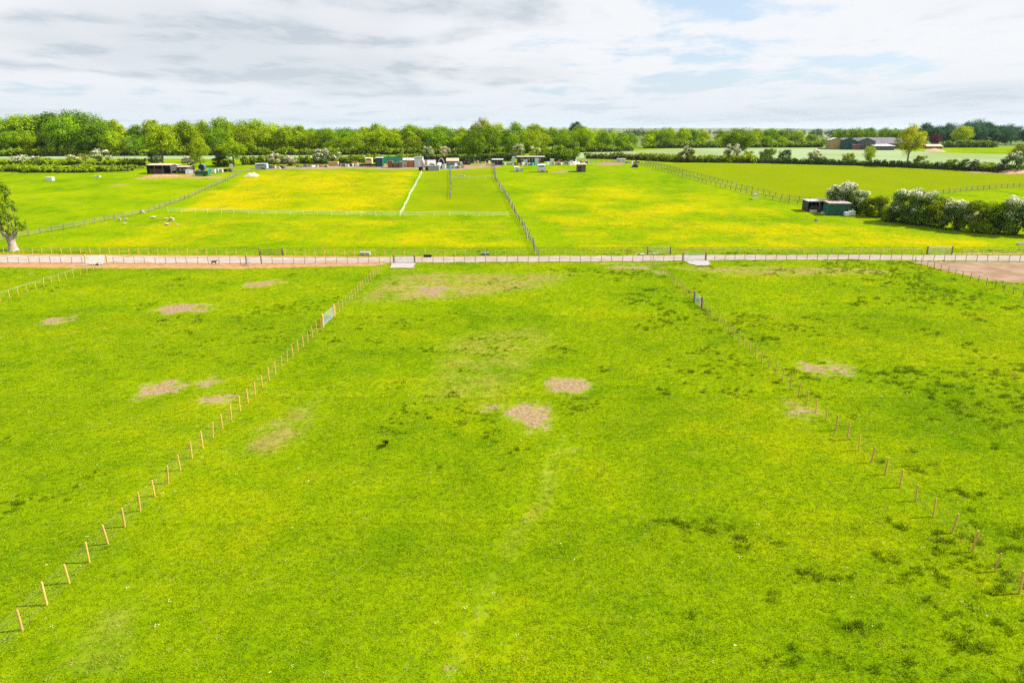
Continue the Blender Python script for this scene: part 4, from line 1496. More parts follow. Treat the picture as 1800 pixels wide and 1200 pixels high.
def shed(name, label, cat, px0, px1, ytop, ybase, dep, wall, roof, style='mono', rz=0.0, door=None, windows=0, openfront=False, over=0.15, dmat=None, rise=0.16):
    """small building: walls, roof, door and windows; front faces the camera"""
    p, w_, h = px_base(px0, px1, ytop, ybase)
    p.z -= 0.03
    p.y += dep / 2 * math.cos(rz)
    p.x -= dep / 2 * math.sin(rz)
    root = thing(name, label, cat, p, rz)
    x, y = w_ / 2, dep / 2
    hw = h * (1 - rise)
    t = 0.08
    if openfront:
        for s in (-1, 1):
            MB().box((s * (x - t / 2), 0, hw / 2), (t, dep, hw)).build('side_wall', wall, root)
        MB().box((0, y - t / 2, hw / 2), (w_ - 2 * t - 0.004, t, hw - 0.004)).build('back_wall', wall, root)
        n = max(2, int(w_ / 2.6))
        for i in range(1, n):
            MB().box((-x + w_ * i / n, -y + 0.08, hw / 2), (0.14, 0.14, hw - 0.01)).build('front_post', M['oldpost'], root)
        MB().box((-x * 0.18, -y + 0.06, hw * 0.30), (w_ * 0.62, 0.06, hw * 0.6)).build('front_board', M['darkwood'], root)
    else:
        MB().box((0, 0, hw / 2), (w_, dep, hw)).build('wall', wall, root)
    if style == 'mono':
        b = MB()
        a0 = h * rise * 0.9
        o_ = over
        b.poly([(-x - o_, -y - o_, hw), (x + o_, -y - o_, hw), (x + o_, y + o_, h - 0.09), (-x - o_, y + o_, h - 0.09),
                (-x - o_, -y - o_, hw + 0.1), (x + o_, -y - o_, hw + 0.1), (x + o_, y + o_, h), (-x - o_, y + o_, h)],
               [(0, 3, 2, 1), (4, 5, 6, 7), (0, 1, 5, 4), (1, 2, 6, 5), (2, 3, 7, 6), (3, 0, 4, 7)])
        b.build('roof', roof, root)
        b = MB()
        b.poly([(-x, y, hw), (x, y, hw), (x, y, h - 0.1), (-x, y, h - 0.1), (x, -y, hw - 0.01), (-x, -y, hw - 0.01)], [(3, 2, 1, 0), (1, 2, 4), (0, 5, 3)])
        b.build('upper_wall', wall, root)
    elif style == 'gable_x':      # ridge runs along x
        b = MB()
        o_ = over
        for s in (-1, 1):
            q = [(-x - o_, s * (y + o_), hw - 0.03), (x + o_, s * (y + o_), hw - 0.03), (x + o_, 0, h), (-x - o_, 0, h)]
            q2 = [(v[0], v[1], v[2] + 0.07) for v in q]
            b.poly(q + q2, [(0, 1, 2, 3), (7, 6, 5, 4), (0, 4, 5, 1), (1, 5, 6, 2), (3, 7, 4, 0)])
        b.build('roof', roof, root)
        MB().poly([(-x, -y, hw), (-x, y, hw), (-x, 0, h - 0.02), (x, -y, hw), (x, y, hw), (x, 0, h - 0.02)], [(0, 2, 1), (3, 4, 5)]).build('gable', wall, root)
    elif style == 'gable_y':      # ridge runs away from the camera, gable faces it
        b = MB()
        o_ = over
        for s in (-1, 1):
            q = [(s * (x + o_), -y - o_, hw - 0.03), (s * (x + o_), y + o_, hw - 0.03), (0, y + o_, h), (0, -y - o_, h)]
            q2 = [(v[0], v[1], v[2] + 0.09) for v in q]
            b.poly(q + q2, [(0, 1, 2, 3), (7, 6, 5, 4), (0, 4, 5, 1), (1, 5, 6, 2), (3, 7, 4, 0)])
        b.build('roof', roof, root)
        MB().poly([(-x, -y, hw), (x, -y, hw), (0, -y, h - 0.02), (-x, y, hw), (x, y, hw), (0, y, h - 0.02)], [(0, 1, 2), (3, 5, 4)]).build('gable', wall, root)
    if door is not None:
        dx, dw, dh = door
        MB().box((dx * w_, -y - 0.015, dh * hw / 2), (dw * w_, 0.05, dh * hw)).build('door', dmat or M['darkwood'], root)
    for i in range(windows):
        xx = -x + w_ * (i + 1) / (windows + 1)
        f_ = MB().box((xx, -y - 0.01, hw * 0.6), (w_ * 0.12, 0.05, hw * 0.3)).build('window', M['white'], root)
        MB().box((xx, -y - 0.03, hw * 0.6), (w_ * 0.09, 0.05, hw * 0.22)).build('pane', M['glass'], f_)
    return root


# farm buildings on the right
def barn(label, px0, px1, ytop, ybase, yd, dep, wall, roof, rise, style='gable_y', door=None, dmat=None, rz=0.0):
    p = col_at((px0 + px1) / 2, yd, 10)
    k = mpp(p)
    w_, h = (px1 - px0) * k, (ybase - ytop) * k / math.cos(PITCH)
    # reuse the shed builder at a known distance
    q = p.copy()
    global px_base
    keepf = px_base
    px_base = lambda *a_: (q.copy(), w_, h)
    o = shed('barn', label, 'barn', 0, 0, 0, 0, dep, wall, roof, style, rz, door, 0, False, 0.4, dmat, rise)
    px_base = keepf
    return o


barn('tan ended barn with pale roof, leftmost of the farm buildings', 1458, 1479, 243.5, 262, 408, 26, M['tan'], M['paleroof'], 0.2, rz=R(-20))
barn('dark green barn with a low gable next to the tan one', 1478, 1502, 244.5, 263, 404, 24, M['dkgreen'], M['roofgrey'], 0.22, rz=R(-16))
barn('small barn with a red front between two gabled barns', 1498, 1512, 252.5, 263, 402, 12, M['brick'], M['paleroof'], 0.2, 'mono', (0.1, 0.5, 0.75), M['rust'])
barn('widest grey barn with long purple grey roof', 1522, 1590, 246, 264, 415, 22, M['slate'], M['roofgrey'], 0.52, 'gable_x', (-0.32, 0.12, 0.9), M['darkwood'], R(5))
barn('grey barn gable facing the field in front of the long roof', 1507, 1536, 245, 264, 402, 30, M['slate'], M['roofgrey'], 0.3, rz=R(-14))
barn('low lean to with pale roof in front of the long grey roof', 1538, 1572, 254.5, 264.5, 396, 8, M['slate'], M['paleroof'], 0.35, 'mono')
barn('grey shed roof half hidden behind the tall lime tree', 1572, 1618, 248, 264, 424, 18, M['darkwood'], M['roofgrey'], 0.5, 'gable_x')
hs = barn('brick farmhouse gable right of the tall lime tree', 1611, 1628, 247, 262, 425, 10, M['brick'], M['paleroof'], 0.45)
hs.name = 'farmhouse'
hs['category'] = 'house'
barn('low red roofed outbuilding beside the farmhouse', 1629, 1656, 255, 262, 418, 6, M['brick'], M['peach'], 0.45, 'gable_x')


def heap(name, label, px, yb, wpx, hpx, dep, m, seed, cat='heap'):
    p = at(px, yb)
    k = mpp(p)
    w_, h = wpx * k, hpx * k
    r = np.random.default_rng(seed)
    n, mrow = 22, 10
    V = []
    for j in range(mrow + 1):
        for i in range(n + 1):
            u, v = i / n * 2 - 1, j / mrow * 2 - 1
            q = max(0.0, 1 - u * u) ** 0.8 * max(0.0, 1 - v * v)
            z = h * q * (0.55 + 0.9 * float(fbm(np.array(u * 4 + seed), np.array(v * 3 + seed), 3)))
            V.append((u * w_ / 2, v * dep / 2, z - 0.04))
    ii = np.arange((n + 1) * (mrow + 1)).reshape(mrow + 1, n + 1)
    F = np.stack([ii[:-1, :-1], ii[:-1, 1:], ii[1:, 1:], ii[1:, :-1]], -1).reshape(-1, 4)
    o = link(name, np_mesh(name, V, F, [m], smooth=False), None, (p.x, p.y + dep * 0.3, p.z))
    return tag(o, label, cat)


heap('soil_heap', 'tan heap of soil in front of the farmhouse', 1644, 267, 40, 5, 7, simple('dry_soil', (0.31, 0.225, 0.13), 0.3, 1.5), 3)
heap('soil_heap', 'red brown heap of soil at the right edge beside the grey bush', 1788, 305, 46, 8, 6, M['soilheap'], 4)
heap('rubble_heap', 'pale heap of rubble beside the top of the slanting rail fence', 441, 310, 26, 6, 3, M['rubble'], 5)
heap('soil_heap', 'pinkish bank of earth in front of the open stable', 285, 310, 60, 2.4, 4, M['soilheap'], 6)
heap('rubble_heap', 'pale heap of bags behind the dark wooden shed', 1010, 290, 22, 5, 3, M['rubble'], 7)
heap('molehill', 'dark heap of dung in the buttercups below the green shed', 1436, 389, 8, 4, 0.9, M['bark'], 8)
heap('soil_heap', 'low brown heap beside the timber stack', 622, 290, 18, 4, 3, M['soilheap'], 9)

for px, h_ in ((1451, 24), (1456, 22)):
    p = col_at(px, 412, 10)
    h = h_ * mpp(p)
    root = thing('utility_pole', 'left one of two thin poles beside the tan barn' if px == 1451 else 'right one of two thin poles beside the tan barn', 'pole', p)
    MB().tube([(0, 0, -0.3), (0, 0, h)], [0.16, 0.11], 8).build('pole', M['weathered'], root)
    MB().box((0, -0.15, h - 0.5), (1.6, 0.1, 0.12)).build('cross_arm', M['weathered'], root)
p = col_at(1441, 400, 10)

# field shelter below the blossom hedge
shed('field_shelter', 'open fronted field shelter with pale roof left of the green shed', 'shelter', 1419, 1459, 353, 372.5, 3.4, M['darkwood'], M['paleroof'], 'mono', 0, openfront=True, rise=0.12)
shed('green_shed', 'low green metal shed with flat pink grey roof', 'shed', 1456, 1493, 356.5, 379, 3.6, M['green'], simple('pinkish_felt', (0.33, 0.24, 0.24), 0.2, 2), 'mono', R(-4), rise=0.12, door=(0.36, 0.2, 0.85), dmat=M['dkgreen'])


def tank(label, px, yb, wpx, hpx, m, frame=True, name='water_tank'):
    """cube tank in a cage of bars on a pallet"""
    p = at(px, yb)
    k = mpp(p)
    w_, h = wpx * k, hpx * k
    root = thing(name, label, 'tank', p + Vector((0, w_ / 2, 0)))
    MB().box((0, 0, 0.08), (w_, w_, 0.14)).build('pallet', M['brownwood'], root)
    MB().box((0, 0, 0.16 + (h - 0.2) / 2), (w_ * 0.94, w_ * 0.94, h - 0.2)).build('tank_body', m, root)
    if frame:
        for i in range(4):
            MB().box((-w_ / 2 + w_ * i / 3, -w_ * 0.485, h / 2), (0.04, 0.04, h)).build('cage_bar', M['gate'], root)
        for z in (0.3, 0.55, 0.8):
            MB().box((0, -w_ * 0.485 - 0.045, h * z), (w_, 0.04, 0.04)).build('cage_bar', M['gate'], root)
    return root


tank('white caged tank against the right end of the green shed', 1498, 380.5, 10, 9.5, M['white'])
tank('second white tank just left of the caged one', 1489.5, 381, 8, 8, M['white'], False)


def trough(label, px, yb, wpx, hpx, dep, m, dy=0.0, cat='trough'):
    p = at(px, yb)
    k = mpp(p)
    w_, h = wpx * k, hpx * k
    root = thing('water_trough', label, cat, p + Vector((0, dep / 2 + dy, 0)))
    MB().poly([(-w_ / 2 * .92, -dep / 2 * .85, 0), (w_ / 2 * .92, -dep / 2 * .85, 0), (w_ / 2 * .92, dep / 2 * .85, 0), (-w_ / 2 * .92, dep / 2 * .85, 0),
               (-w_ / 2, -dep / 2, h), (w_ / 2, -dep / 2, h), (w_ / 2, dep / 2, h), (-w_ / 2, dep / 2, h),
               (-w_ / 2 + .06, -dep / 2 + .06, h), (w_ / 2 - .06, -dep / 2 + .06, h), (w_ / 2 - .06, dep / 2 - .06, h), (-w_ / 2 + .06, dep / 2 - .06, h),
               (-w_ / 2 + .1, -dep / 2 + .1, h * .3), (w_ / 2 - .1, -dep / 2 + .1, h * .3), (w_ / 2 - .1, dep / 2 - .1, h * .3), (-w_ / 2 + .1, dep / 2 - .1, h * .3)],
              [(3, 2, 1, 0), (0, 1, 5, 4), (1, 2, 6, 5), (2, 3, 7, 6), (3, 0, 4, 7), (4, 5, 9, 8), (5, 6, 10, 9), (6, 7, 11, 10), (7, 4, 8, 11),
               (8, 9, 13, 12), (9, 10, 14, 13), (10, 11, 15, 14), (11, 8, 12, 15)]).build('basin', m, root)
    b = MB()
    b.box((0, 0, h * 0.75), (w_ - 0.16, dep - 0.16, 0.01))
    b.build('water', M['glass'], root)
    return root


trough('black trough at the far edge of the track right of the gateway', 752, 451.8, 14, 4, 0.7, M['black'], -0.5)
trough('white tank lying in the front of the open shelter', 1430, 373, 12, 4, 0.8, M['white'])
trough('white low trough at the corner of the green shed', 1451, 376, 12, 3.4, 0.8, M['white'])
trough('flat white trough on the mown strip below the yard', 811, 310.5, 11, 2.5, 1.4, M['white'])
trough('white trough cut by the right edge above the track', 1797, 431, 12, 4, 0.8, M['white'])
trough('low pale trough at the edge of the left scrub', 170, 312, 10, 2.4, 1.0, M['white'])


def feeder(label, px, yb, wpx, hpx, m):
    """pen of upright bars round a box"""
    p = at(px, yb)
    k = mpp(p)
    w_, h = wpx * k, hpx * k
    root = thing('hay_feeder', label, 'feeder', p + Vector((0, 0.5, 0)))
    MB().box((0, 0, h * 0.35), (w_, 0.8, h * 0.55)).build('hopper', m, root)
    for i in range(5):
        MB().box((-w_ / 2 + w_ * i / 4, -0.42, h * 0.5), (0.05, 0.05, h)).build('bar', M['gate'], root)
    MB().box((0, -0.46, h - 0.03), (w_, 0.05, 0.06)).build('top_rail', M['gate'], root)
    return root


feeder('grey green hay feeder behind the far track fence', 641, 449.5, 17, 9, simple('grey_green', (0.36, 0.40, 0.32), 0.2, 3))
feeder('small grey feeder behind the far track fence, right of the black trough', 853, 448.8, 13, 6, M['grey'])

# the open stable and clutter on the left
shed('open_stable', 'long low timber stable with open dark front in the left yard', 'stable', 259, 301, 289.5, 306, 4.0, M['darkwood'], simple('dusty_roof', (0.40, 0.33, 0.26), 0.2, 2), 'mono', 0, openfront=True, rise=0.14)
shed('timber_shed', 'narrow pale roofed shed with an open doorway beside the stable', 'shed', 300.5, 312, 290, 302, 3.2, M['brownwood'], M['paleroof'], 'mono', 0, rise=0.14, door=(0, 0.6, 0.8))
shed('timber_shed', 'dark boarded shed with pinkish roof right of the narrow one', 'shed', 312, 331, 293, 305.5, 3.2, M['darkwood'], simple('pink_roof', (0.40, 0.29, 0.24), 0.2, 2), 'mono', 0, rise=0.14, windows=2)
for i, (px, yb, wp, hp, tl) in enumerate(((330, 306, 7, 8, 0.2), (336.5, 306, 6, 7, 0.28), (341, 303, 5, 9, 0.15))):
    p, w_, h = px_base(px - wp / 2, px + wp / 2, yb - hp, yb)
    o = MB().box((0, 0, h / 2), (w_, 0.06, h), 0, (-tl, 0)).build('leaning_panel', (M['white'], M['white'], M['brownwood'])[i], None, p)
    tag(o, ('white panel leaning against the dark boarded shed', 'second white panel leaning right of the first one', 'brown board leaning at the end of the left sheds')[i], 'panel')

p, w_, h = px_base(350, 362, 290, 300)
root = thing('blue_drum', 'big blue round drum lying on its side in the left yard', 'drum', p)
MB().tube([(0, -0.7, h * 0.55), (0, 0.7, h * 0.55)], w_ * 0.45, 18).build('drum_body', M['blue'], root, smooth=False)
MB().tube([(0, -0.76, h * 0.55), (0, -0.69, h * 0.55)], w_ * 0.36, 18).build('drum_lid', M['glass'], root)
for s in (-1, 1):
    MB().box((s * w_ * 0.25, 0, h * 0.1), (0.12, 1.2, h * 0.25)).build('cradle', M['darkpost'], root)


def trailer(label, px0, px1, ytop, ybase, dep, m, boxed=False, m2=None, name='farm_trailer'):
    """trailer with bed or box, two wheels and a drawbar"""
    p, w_, h = px_base(px0, px1, ytop, ybase)
    root = thing(name, label, 'trailer', p + Vector((0, dep / 2, 0)))
    wr_ = min(0.36, h * 0.3)
    z0 = wr_ * 0.9
    if boxed:
        b = MB()
        x, y, zt = w_ / 2, dep / 2, h
        prof = [(-y, z0), (y, z0), (y, zt * 0.9), (y * 0.7, zt), (-y * 0.7, zt), (-y, zt * 0.9)]
        vs_ = [(-x, a_, c_) for a_, c_ in prof] + [(x, a_, c_) for a_, c_ in prof]
        b.poly(vs_, [tuple(range(5, -1, -1)), tuple(range(6, 12))] + [(i, (i + 1) % 6, 6 + (i + 1) % 6, 6 + i) for i in range(6)])
        b.build('body', m, root)
        MB().box((0, -y - 0.02, (z0 + zt) / 2), (w_ * 0.8, 0.05, (zt - z0) * 0.7)).build('ramp', m2 or m, root)
        MB().box((0, -y - 0.05, z0 + (zt - z0) * 0.72), (w_ * 0.6, 0.05, (zt - z0) * 0.16)).build('window', M['glass'], root)
    else:
        MB().box((0, 0, z0 + 0.06), (w_, dep, 0.12)).build('bed', m, root)
        for s in (-1, 1):
            MB().box((0, s * (dep / 2 - 0.03), z0 + 0.13 + (h - z0) * 0.4), (w_ - 0.02, 0.05, (h - z0) * 0.8)).build('side_board', m, root)
            MB().box((s * (w_ / 2 - 0.03), 0, z0 + 0.13 + (h - z0) * 0.38), (0.05, dep - 0.14, (h - z0) * 0.76)).build('end_board', m, root)
    for s in (-1, 1):
        wh = MB().tube([(w_ * 0.1, s * (dep / 2 + 0.02) - 0.1, wr_), (w_ * 0.1, s * (dep / 2 + 0.02) + 0.1, wr_)], wr_, 14).build('wheel', M['black'], root)
        MB().tube([(w_ * 0.1, s * (dep / 2 + 0.02) - 0.11, wr_), (w_ * 0.1, s * (dep / 2 + 0.02) + 0.11, wr_)], wr_ * 0.5, 10).build('rim', M['gate'], wh)
    MB().tube([(w_ / 2, 0, z0), (w_ / 2 + 0.9, 0, z0 * 0.8)], 0.05, 6).build('drawbar', M['darkpost'], root)
    return root


trailer('green flat trailer on the grass in the left yard', 343, 366, 301, 310, 1.6, M['green'])
trailer('cream horse trailer with rounded roof in the middle yard', 642, 654, 278, 291, 2.2, M['cream'], True, M['cream'])
trailer('low dark flat trailer in front of the cream horse trailer', 632, 660, 288.5, 293.5, 1.8, M['darkwood'])
trailer('white low trailer at the left of the vegetable plots', 904, 913, 294, 302, 1.8, M['white'], True)
trailer('pale blue white horse trailer on the grass below the long shed', 944.5, 959, 290, 303, 2.2, M['bluewhite'], True, M['white'])
trailer('grey tarpaulin covered trailer behind the rubble heap', 449, 469, 288, 298, 2.0, simple('grey_tarp', (0.30, 0.33, 0.38), 0.2, 2), True)


def crate_box(name, label, px0, px1, ytop, ybase, dep, m, cat, lid=None):
    p, w_, h = px_base(px0, px1, ytop, ybase)
    root = thing(name, label, cat, p + Vector((0, dep / 2, 0)))
    MB().box((0, 0, h * 0.45), (w_, dep, h * 0.9)).build('box_body', m, root)
    MB().box((0, 0, h * 0.95), (w_ + 0.08, dep + 0.08, h * 0.1)).build('lid', lid or m, root)
    for s in (-1, 1):
        MB().box((s * w_ * 0.44, -dep / 2 - 0.02, h * 0.45), (0.07, 0.05, h * 0.88)).build('corner_batten', lid or m, root)
    return root


for a_ in (('storage_crate', 'white plastic crate in the left yard clutter', 371, 378, 298, 304, 1.0, M['white'], 'crate'),
           ('storage_crate', 'pale blue crate right of the green trailer', 378.5, 384, 297.5, 303, 1.0, M['bluewhite'], 'crate'),
           ('storage_crate', 'tan crate in the row of clutter before the bare trunk', 385, 391, 298, 303.5, 1.0, M['rubble'], 'crate'),
           ('storage_crate', 'dark crate at the end of the left clutter', 392, 400, 297.5, 302.5, 1.0, M['darkwood'], 'crate'),
           ('storage_crate', 'rusty crate beside the upright white board', 401, 407, 297, 302, 1.0, M['rust'], 'crate'),
           ('storage_crate', 'white box on the far left under the scrub', 80, 92, 312, 318, 1.2, M['white'], 'crate'),
           ('storage_crate', 'orange brown stack of planks left of the cream trailer', 577, 594, 285, 292, 2.0, simple('fresh_plank', (0.48, 0.30, 0.13), 0.25, 3), 'crate'),
           ('storage_crate', 'orange crate on the bare yard left of the soil heap', 619, 629, 285.5, 290, 1.2, simple('orange_board', (0.50, 0.25, 0.09), 0.25, 3), 'crate'),
           ('storage_crate', 'grey bin right of the plank stack', 600, 607, 288, 293, 1.0, M['grey'], 'bin'),
           ('storage_crate', 'white bin beside the grey bin', 608, 613, 289.5, 293.5, 1.0, M['white'], 'bin'),
           ('machine_case', 'rusty machine case at the left of the scrap row', 682, 690, 284, 295, 1.5, M['rust'], 'machine'),
           ('machine_case', 'low brown machine in the middle of the scrap row', 691, 700, 287, 295, 1.5, M['brownwood'], 'machine'),
           ('machine_case', 'grey green machine right of the low brown one', 701, 708, 286, 295, 1.5, M['weathered'], 'machine'),
           ('storage_crate', 'pale crate in the scrap row before the white box', 709, 716, 286, 294, 1.3, M['rubble'], 'crate'),
           ('storage_crate', 'orange rusty bin at the right end of the scrap row', 717, 727, 284, 294, 1.3, simple('orange_rust', (0.36, 0.15, 0.05), 0.35, 4), 'bin'),
           ('storage_crate', 'black crate below the tall white box', 736, 743, 294, 300, 1.0, M['black'], 'crate'),
           ('storage_crate', 'white crate left of the peach roofed hut', 770, 776, 287, 295, 1.0, M['white'], 'crate'),
           ('storage_crate', 'low white crate in front of the arch', 777, 783, 290, 297, 1.0, M['white'], 'crate'),
           ('storage_crate', 'teal crate at the right of the peach roofed hut', 803, 809, 286.5, 294, 1.0, M['teal'], 'crate'),
           ('storage_crate', 'white box right of the teal crate', 808.5, 812, 285, 292, 1.0, M['white'], 'crate'),
           ('storage_crate', 'red box before the teal screen under the oak', 852, 858, 281, 285, 1.0, M['red'], 'box'),
           ('storage_crate', 'white box on the bare ground under the oak', 842, 848, 280.5, 284, 1.0, M['white'], 'box'),
           ('storage_crate', 'pale blue box at the left end of the long low shed', 900, 906, 276, 284, 1.2, M['bluewhite'], 'box'),
           ('storage_crate', 'pale box in front of the long low shed', 940, 947, 279.5, 288, 1.2, M['bluewhite'], 'box'),
           ('storage_crate', 'pinkish crate beside the white low trailer', 914, 920, 296, 301.5, 1.0, M['rubble'], 'crate'),
           ('storage_crate', 'white box against the dark hedge', 967, 974, 280, 287.5, 1.2, M['white'], 'box'),
           ('storage_crate', 'brown crate right of the white box by the hedge', 981, 988, 281, 289, 1.0, M['rust'], 'crate'),
           ('storage_crate', 'greenish crate among the vegetable plots', 991, 998, 284, 289, 1.0, simple('sage_plastic', (0.25, 0.33, 0.25), 0.2, 3), 'crate'),
           ('storage_crate', 'blue crate in front of the long low shed', 920, 927, 282, 289, 1.0, M['bluewhite'], 'crate'),
           ('storage_crate', 'red bucket crate beside the pale blue trailer', 959.5, 962.5, 300.5, 303.5, 0.6, M['red'], 'crate'),
           ('shipping_container', 'white container on the sandy strip by the dark rails', 1085.5, 1100, 279.5, 285.5, 2.4, M['white'], 'container')):
    crate_box(*a_)

def scrap_pile(label, px0, px1, ybase, hpx, seed):
    """heap of leaning boards, pallets, drums and bags"""
    r = random.Random(seed)
    p, w_, h = px_base(px0, px1, ybase - hpx, ybase)
    root = thing('scrap_pile', label, 'scrap pile', p + Vector((0, 0.8, 0)))
    pal = [M['rubble'], M['rust'], M['brownwood'], M['white'], M['weathered'], M['grey'], M['darkwood'], M['bluewhite'], M['peach'], M['teal'], M['black'], M['white']]
    n = int(w_ / 0.5)
    for i in range(n):
        x = -w_ / 2 + w_ * (i + r.uniform(0.2, 0.8)) / n
        y = r.uniform(-0.9, 0.9)
        m = r.choice(pal)
        k = r.random()
        hh = h * r.uniform(0.35, 1.0)
        if k < 0.35:
            MB().box((x, y, hh * 0.47), (r.uniform(0.5, 1.3), 0.06, hh), r.uniform(-0.5, 0.5), (r.uniform(-0.4, -0.1), r.uniform(-0.2, 0.2))).build('board', m, root)
        elif k < 0.55:
            MB().tube([(x, y, 0), (x, y, hh * 0.8)], r.uniform(0.25, 0.4), 10).build('drum', m, root)
        elif k < 0.8:
            MB().box((x, y, hh * 0.3), (r.uniform(0.6, 1.2), r.uniform(0.5, 1.0), hh * 0.6), r.uniform(0, 1.5), (r.uniform(-0.1, 0.1), r.uniform(-0.15, 0.15))).build('box', m, root)
        else:
            a_ = r.uniform(-0.5, 0.5)
            L2 = r.uniform(1.0, 2.0)
            MB().tube([(x - L2 / 2, y, 0.1), (x + L2 / 2, y + a_, hh)], 0.06, 6).build('pole', m, root)
    return root


for i, a_ in enumerate((('scrap beside the dark boarded shed and blue drum', 326, 352, 305.5, 8), ('scrap around the crates left of the bare trunk', 366, 410, 302, 7),
                        ('scrap at the foot of the peach blossoming bush', 470, 500, 296.5, 7), ('scrap between the pale bush and the plank stack', 520, 576, 294, 6),
                        ('scrap between the plank stack and the cream trailer', 594, 640, 292.5, 7), ('low scrap along the front of the teal netting', 674, 706, 291, 8),
                        ('scrap in front of the low pitched shelter', 700, 732, 293, 12), ('scrap around the glasshouse and block shed', 742, 772, 294, 13),
                        ('scrap around the arch and low white crate', 768, 790, 297, 12), ('scrap in front of the peach roofed hut', 782, 815, 296.5, 10),
                        ('scrap on the bare ground below the round oak', 826, 866, 287, 6), ('garden clutter left of the long low shed', 884, 912, 290, 6),
                        ('garden clutter in front of the long low shed', 914, 950, 291, 8), ('garden clutter along the dark hedge', 960, 1004, 290, 7),
                        ('garden clutter between the dark hedge and metal hurdles', 1004, 1034, 288, 8), ('clutter at the right end of the dark rails', 1098, 1126, 287, 5))):
    scrap_pile(*a_, 900 + i)

# upright board on two legs
p, w_, h = px_base(403, 411, 288.5, 300)
root = thing('sign_board', 'white upright board on legs near the bare trunk', 'board', p)
MB().box((0, 0, h * 0.72), (w_ * 0.7, 0.05, h * 0.5)).build('panel', M['white'], root)
for s in (-1, 1):
    MB().box((s * w_ * 0.25, 0.06, h * 0.35), (0.07, 0.05, h * 0.7)).build('leg', M['weathered'], root)

# middle yard
shed('green_shed', 'tall dark green shed with pale top in the middle yard', 'shed', 660, 672.5, 277.5, 293.5, 2.4, M['dkgreen'], M['paleroof'], 'mono', 0, rise=0.10, door=(0, 0.6, 0.85), dmat=M['green'])
shed('white_box_van', 'tall white box with blue grey roof in the middle yard', 'shed', 729, 743, 277, 294, 3.0, M['bluewhite'], M['grey'], 'mono', 0, rise=0.08, door=(0.1, 0.4, 0.8), dmat=M['white'])
shed('metal_shelter', 'low shelter with pale pitched metal roof left of the white box', 'shelter', 702, 730, 278.5, 286, 4.0, M['grey'], M['paleroof'], 'gable_x', R(4), rise=0.5)
shed('glasshouse', 'grey roofed glasshouse right of the tall white box', 'glasshouse', 745, 765, 282.5, 293, 3.0, M['concrete'], M['paleroof'], 'gable_x', 0, rise=0.5, windows=3)
shed('block_shed', 'low grey block shed with a dark doorway at the head of the strip', 'shed', 747, 772, 291.5, 300.5, 2.2, M['concrete'], M['grey'], 'mono', 0, rise=0.12, door=(-0.36, 0.16, 0.85), dmat=M['black'])  # shade inside the doorway put in as a black panel
shed('hut', 'hut with peach coloured roof in the middle yard', 'hut', 785, 806, 279.5, 294, 2.8, M['grey'], M['peach'], 'gable_x', 0, rise=0.30, windows=3)
shed('field_shelter', 'grey blue shelter with pale roof beside the wavering fence', 'shelter', 865, 884, 280, 290.5, 2.6, simple('slate_board', (0.24, 0.28, 0.33), 0.2, 3), M['paleroof'], 'mono', 0, rise=0.18, openfront=True)
shed('long_shed', 'long low dark shed with pale roof edge beneath the cream hawthorn', 'shed', 909, 957, 275.5, 286.5, 4.0, M['darkwood'], simple('dun_roof', (0.32, 0.27, 0.22), 0.2, 2), 'mono', 0, rise=0.14, windows=4, door=(0.1, 0.07, 0.8))
shed('wooden_shed', 'small dark wooden shed with tan roof alone on the grass', 'shed', 1013, 1029.5, 288.5, 302.5, 3.0, M['brownwood'], simple('tan_felt', (0.44, 0.33, 0.22), 0.2, 2), 'mono', R(-6), rise=0.14, door=(-0.15, 0.3, 0.8))


def screen(label, px0, px1, ytop, ybase, m, cat='screen'):
    p, w_, h = px_base(px0, px1, ytop, ybase)
    root = thing('windbreak', label, cat, p)
    n = max(2, int(w_ / 2.2))
    for i in range(n):
        x = -w_ / 2 + w_ * (i + 0.5) / n
        MB().box((x, 0.0, h * 0.5 + 0.05), (w_ / n * 0.99, 0.03, h * (0.97 + 0.05 * math.sin(i * 2.1)))).build('net_panel', m, root)
    for i in range(n + 1):
        x = -w_ / 2 + w_ * i / n
        MB().tube([(x, -0.09, -0.2), (x, -0.09, h * 1.08)], 0.05, 6).build('post', M['weathered'], root)
    return root


screen('teal windbreak netting behind the scrap row', 671, 708, 276.5, 289, M['teal'])
screen('teal netting left of the trunk of the round oak', 818, 836, 275.5, 284, M['teal'])
screen('teal netting right of the round oak, above the red box', 838, 866, 273, 283, M['teal'])
screen('near black boarded screen behind the arch and peach roofed hut', 744, 786, 277, 290, simple('purple_black_board', (0.028, 0.018, 0.028), 0.3, 2))

# hoop arch
p, w_, h = px_base(770.5, 781, 279.5, 290)
root = thing('hoop_arch', 'white hoop arch between glasshouse and peach roofed hut', 'arch', p)
for j in range(2):
    MB().tube([(w_ / 2 * math.cos(t), 0.9 * j, max(0, h * math.sin(t))) for t in [math.pi * i / 14 for i in range(15)]], 0.12, 6).build('hoop', M['white'], root)
MB().tube([(0, 0, h), (0, 0.9, h)], 0.08, 6).build('ridge_pole', M['white'], root)

# old tyres
for i, (px, yb) in enumerate(((817.5, 289.5), (823.5, 289.8))):
    p = at(px, yb)
    b = MB()
    n = 18
    rr, r2 = 0.8, 0.26
    pts = [(rr * math.cos(2 * math.pi * k_ / n), 0, 1.0 + rr * math.sin(2 * math.pi * k_ / n)) for k_ in range(n + 1)]
    b.tube(pts, r2, 8, False)
    root = thing('tractor_tyre', ('left', 'right')[i] + ' one of two big tyres standing near the oak', 'tyre', p)
    b.build('tyre', M['black'], root)
    MB().tube([(0, -0.12, 1.0), (0, 0.12, 1.0)], 0.56, 14).build('rim', M['weathered'], root)

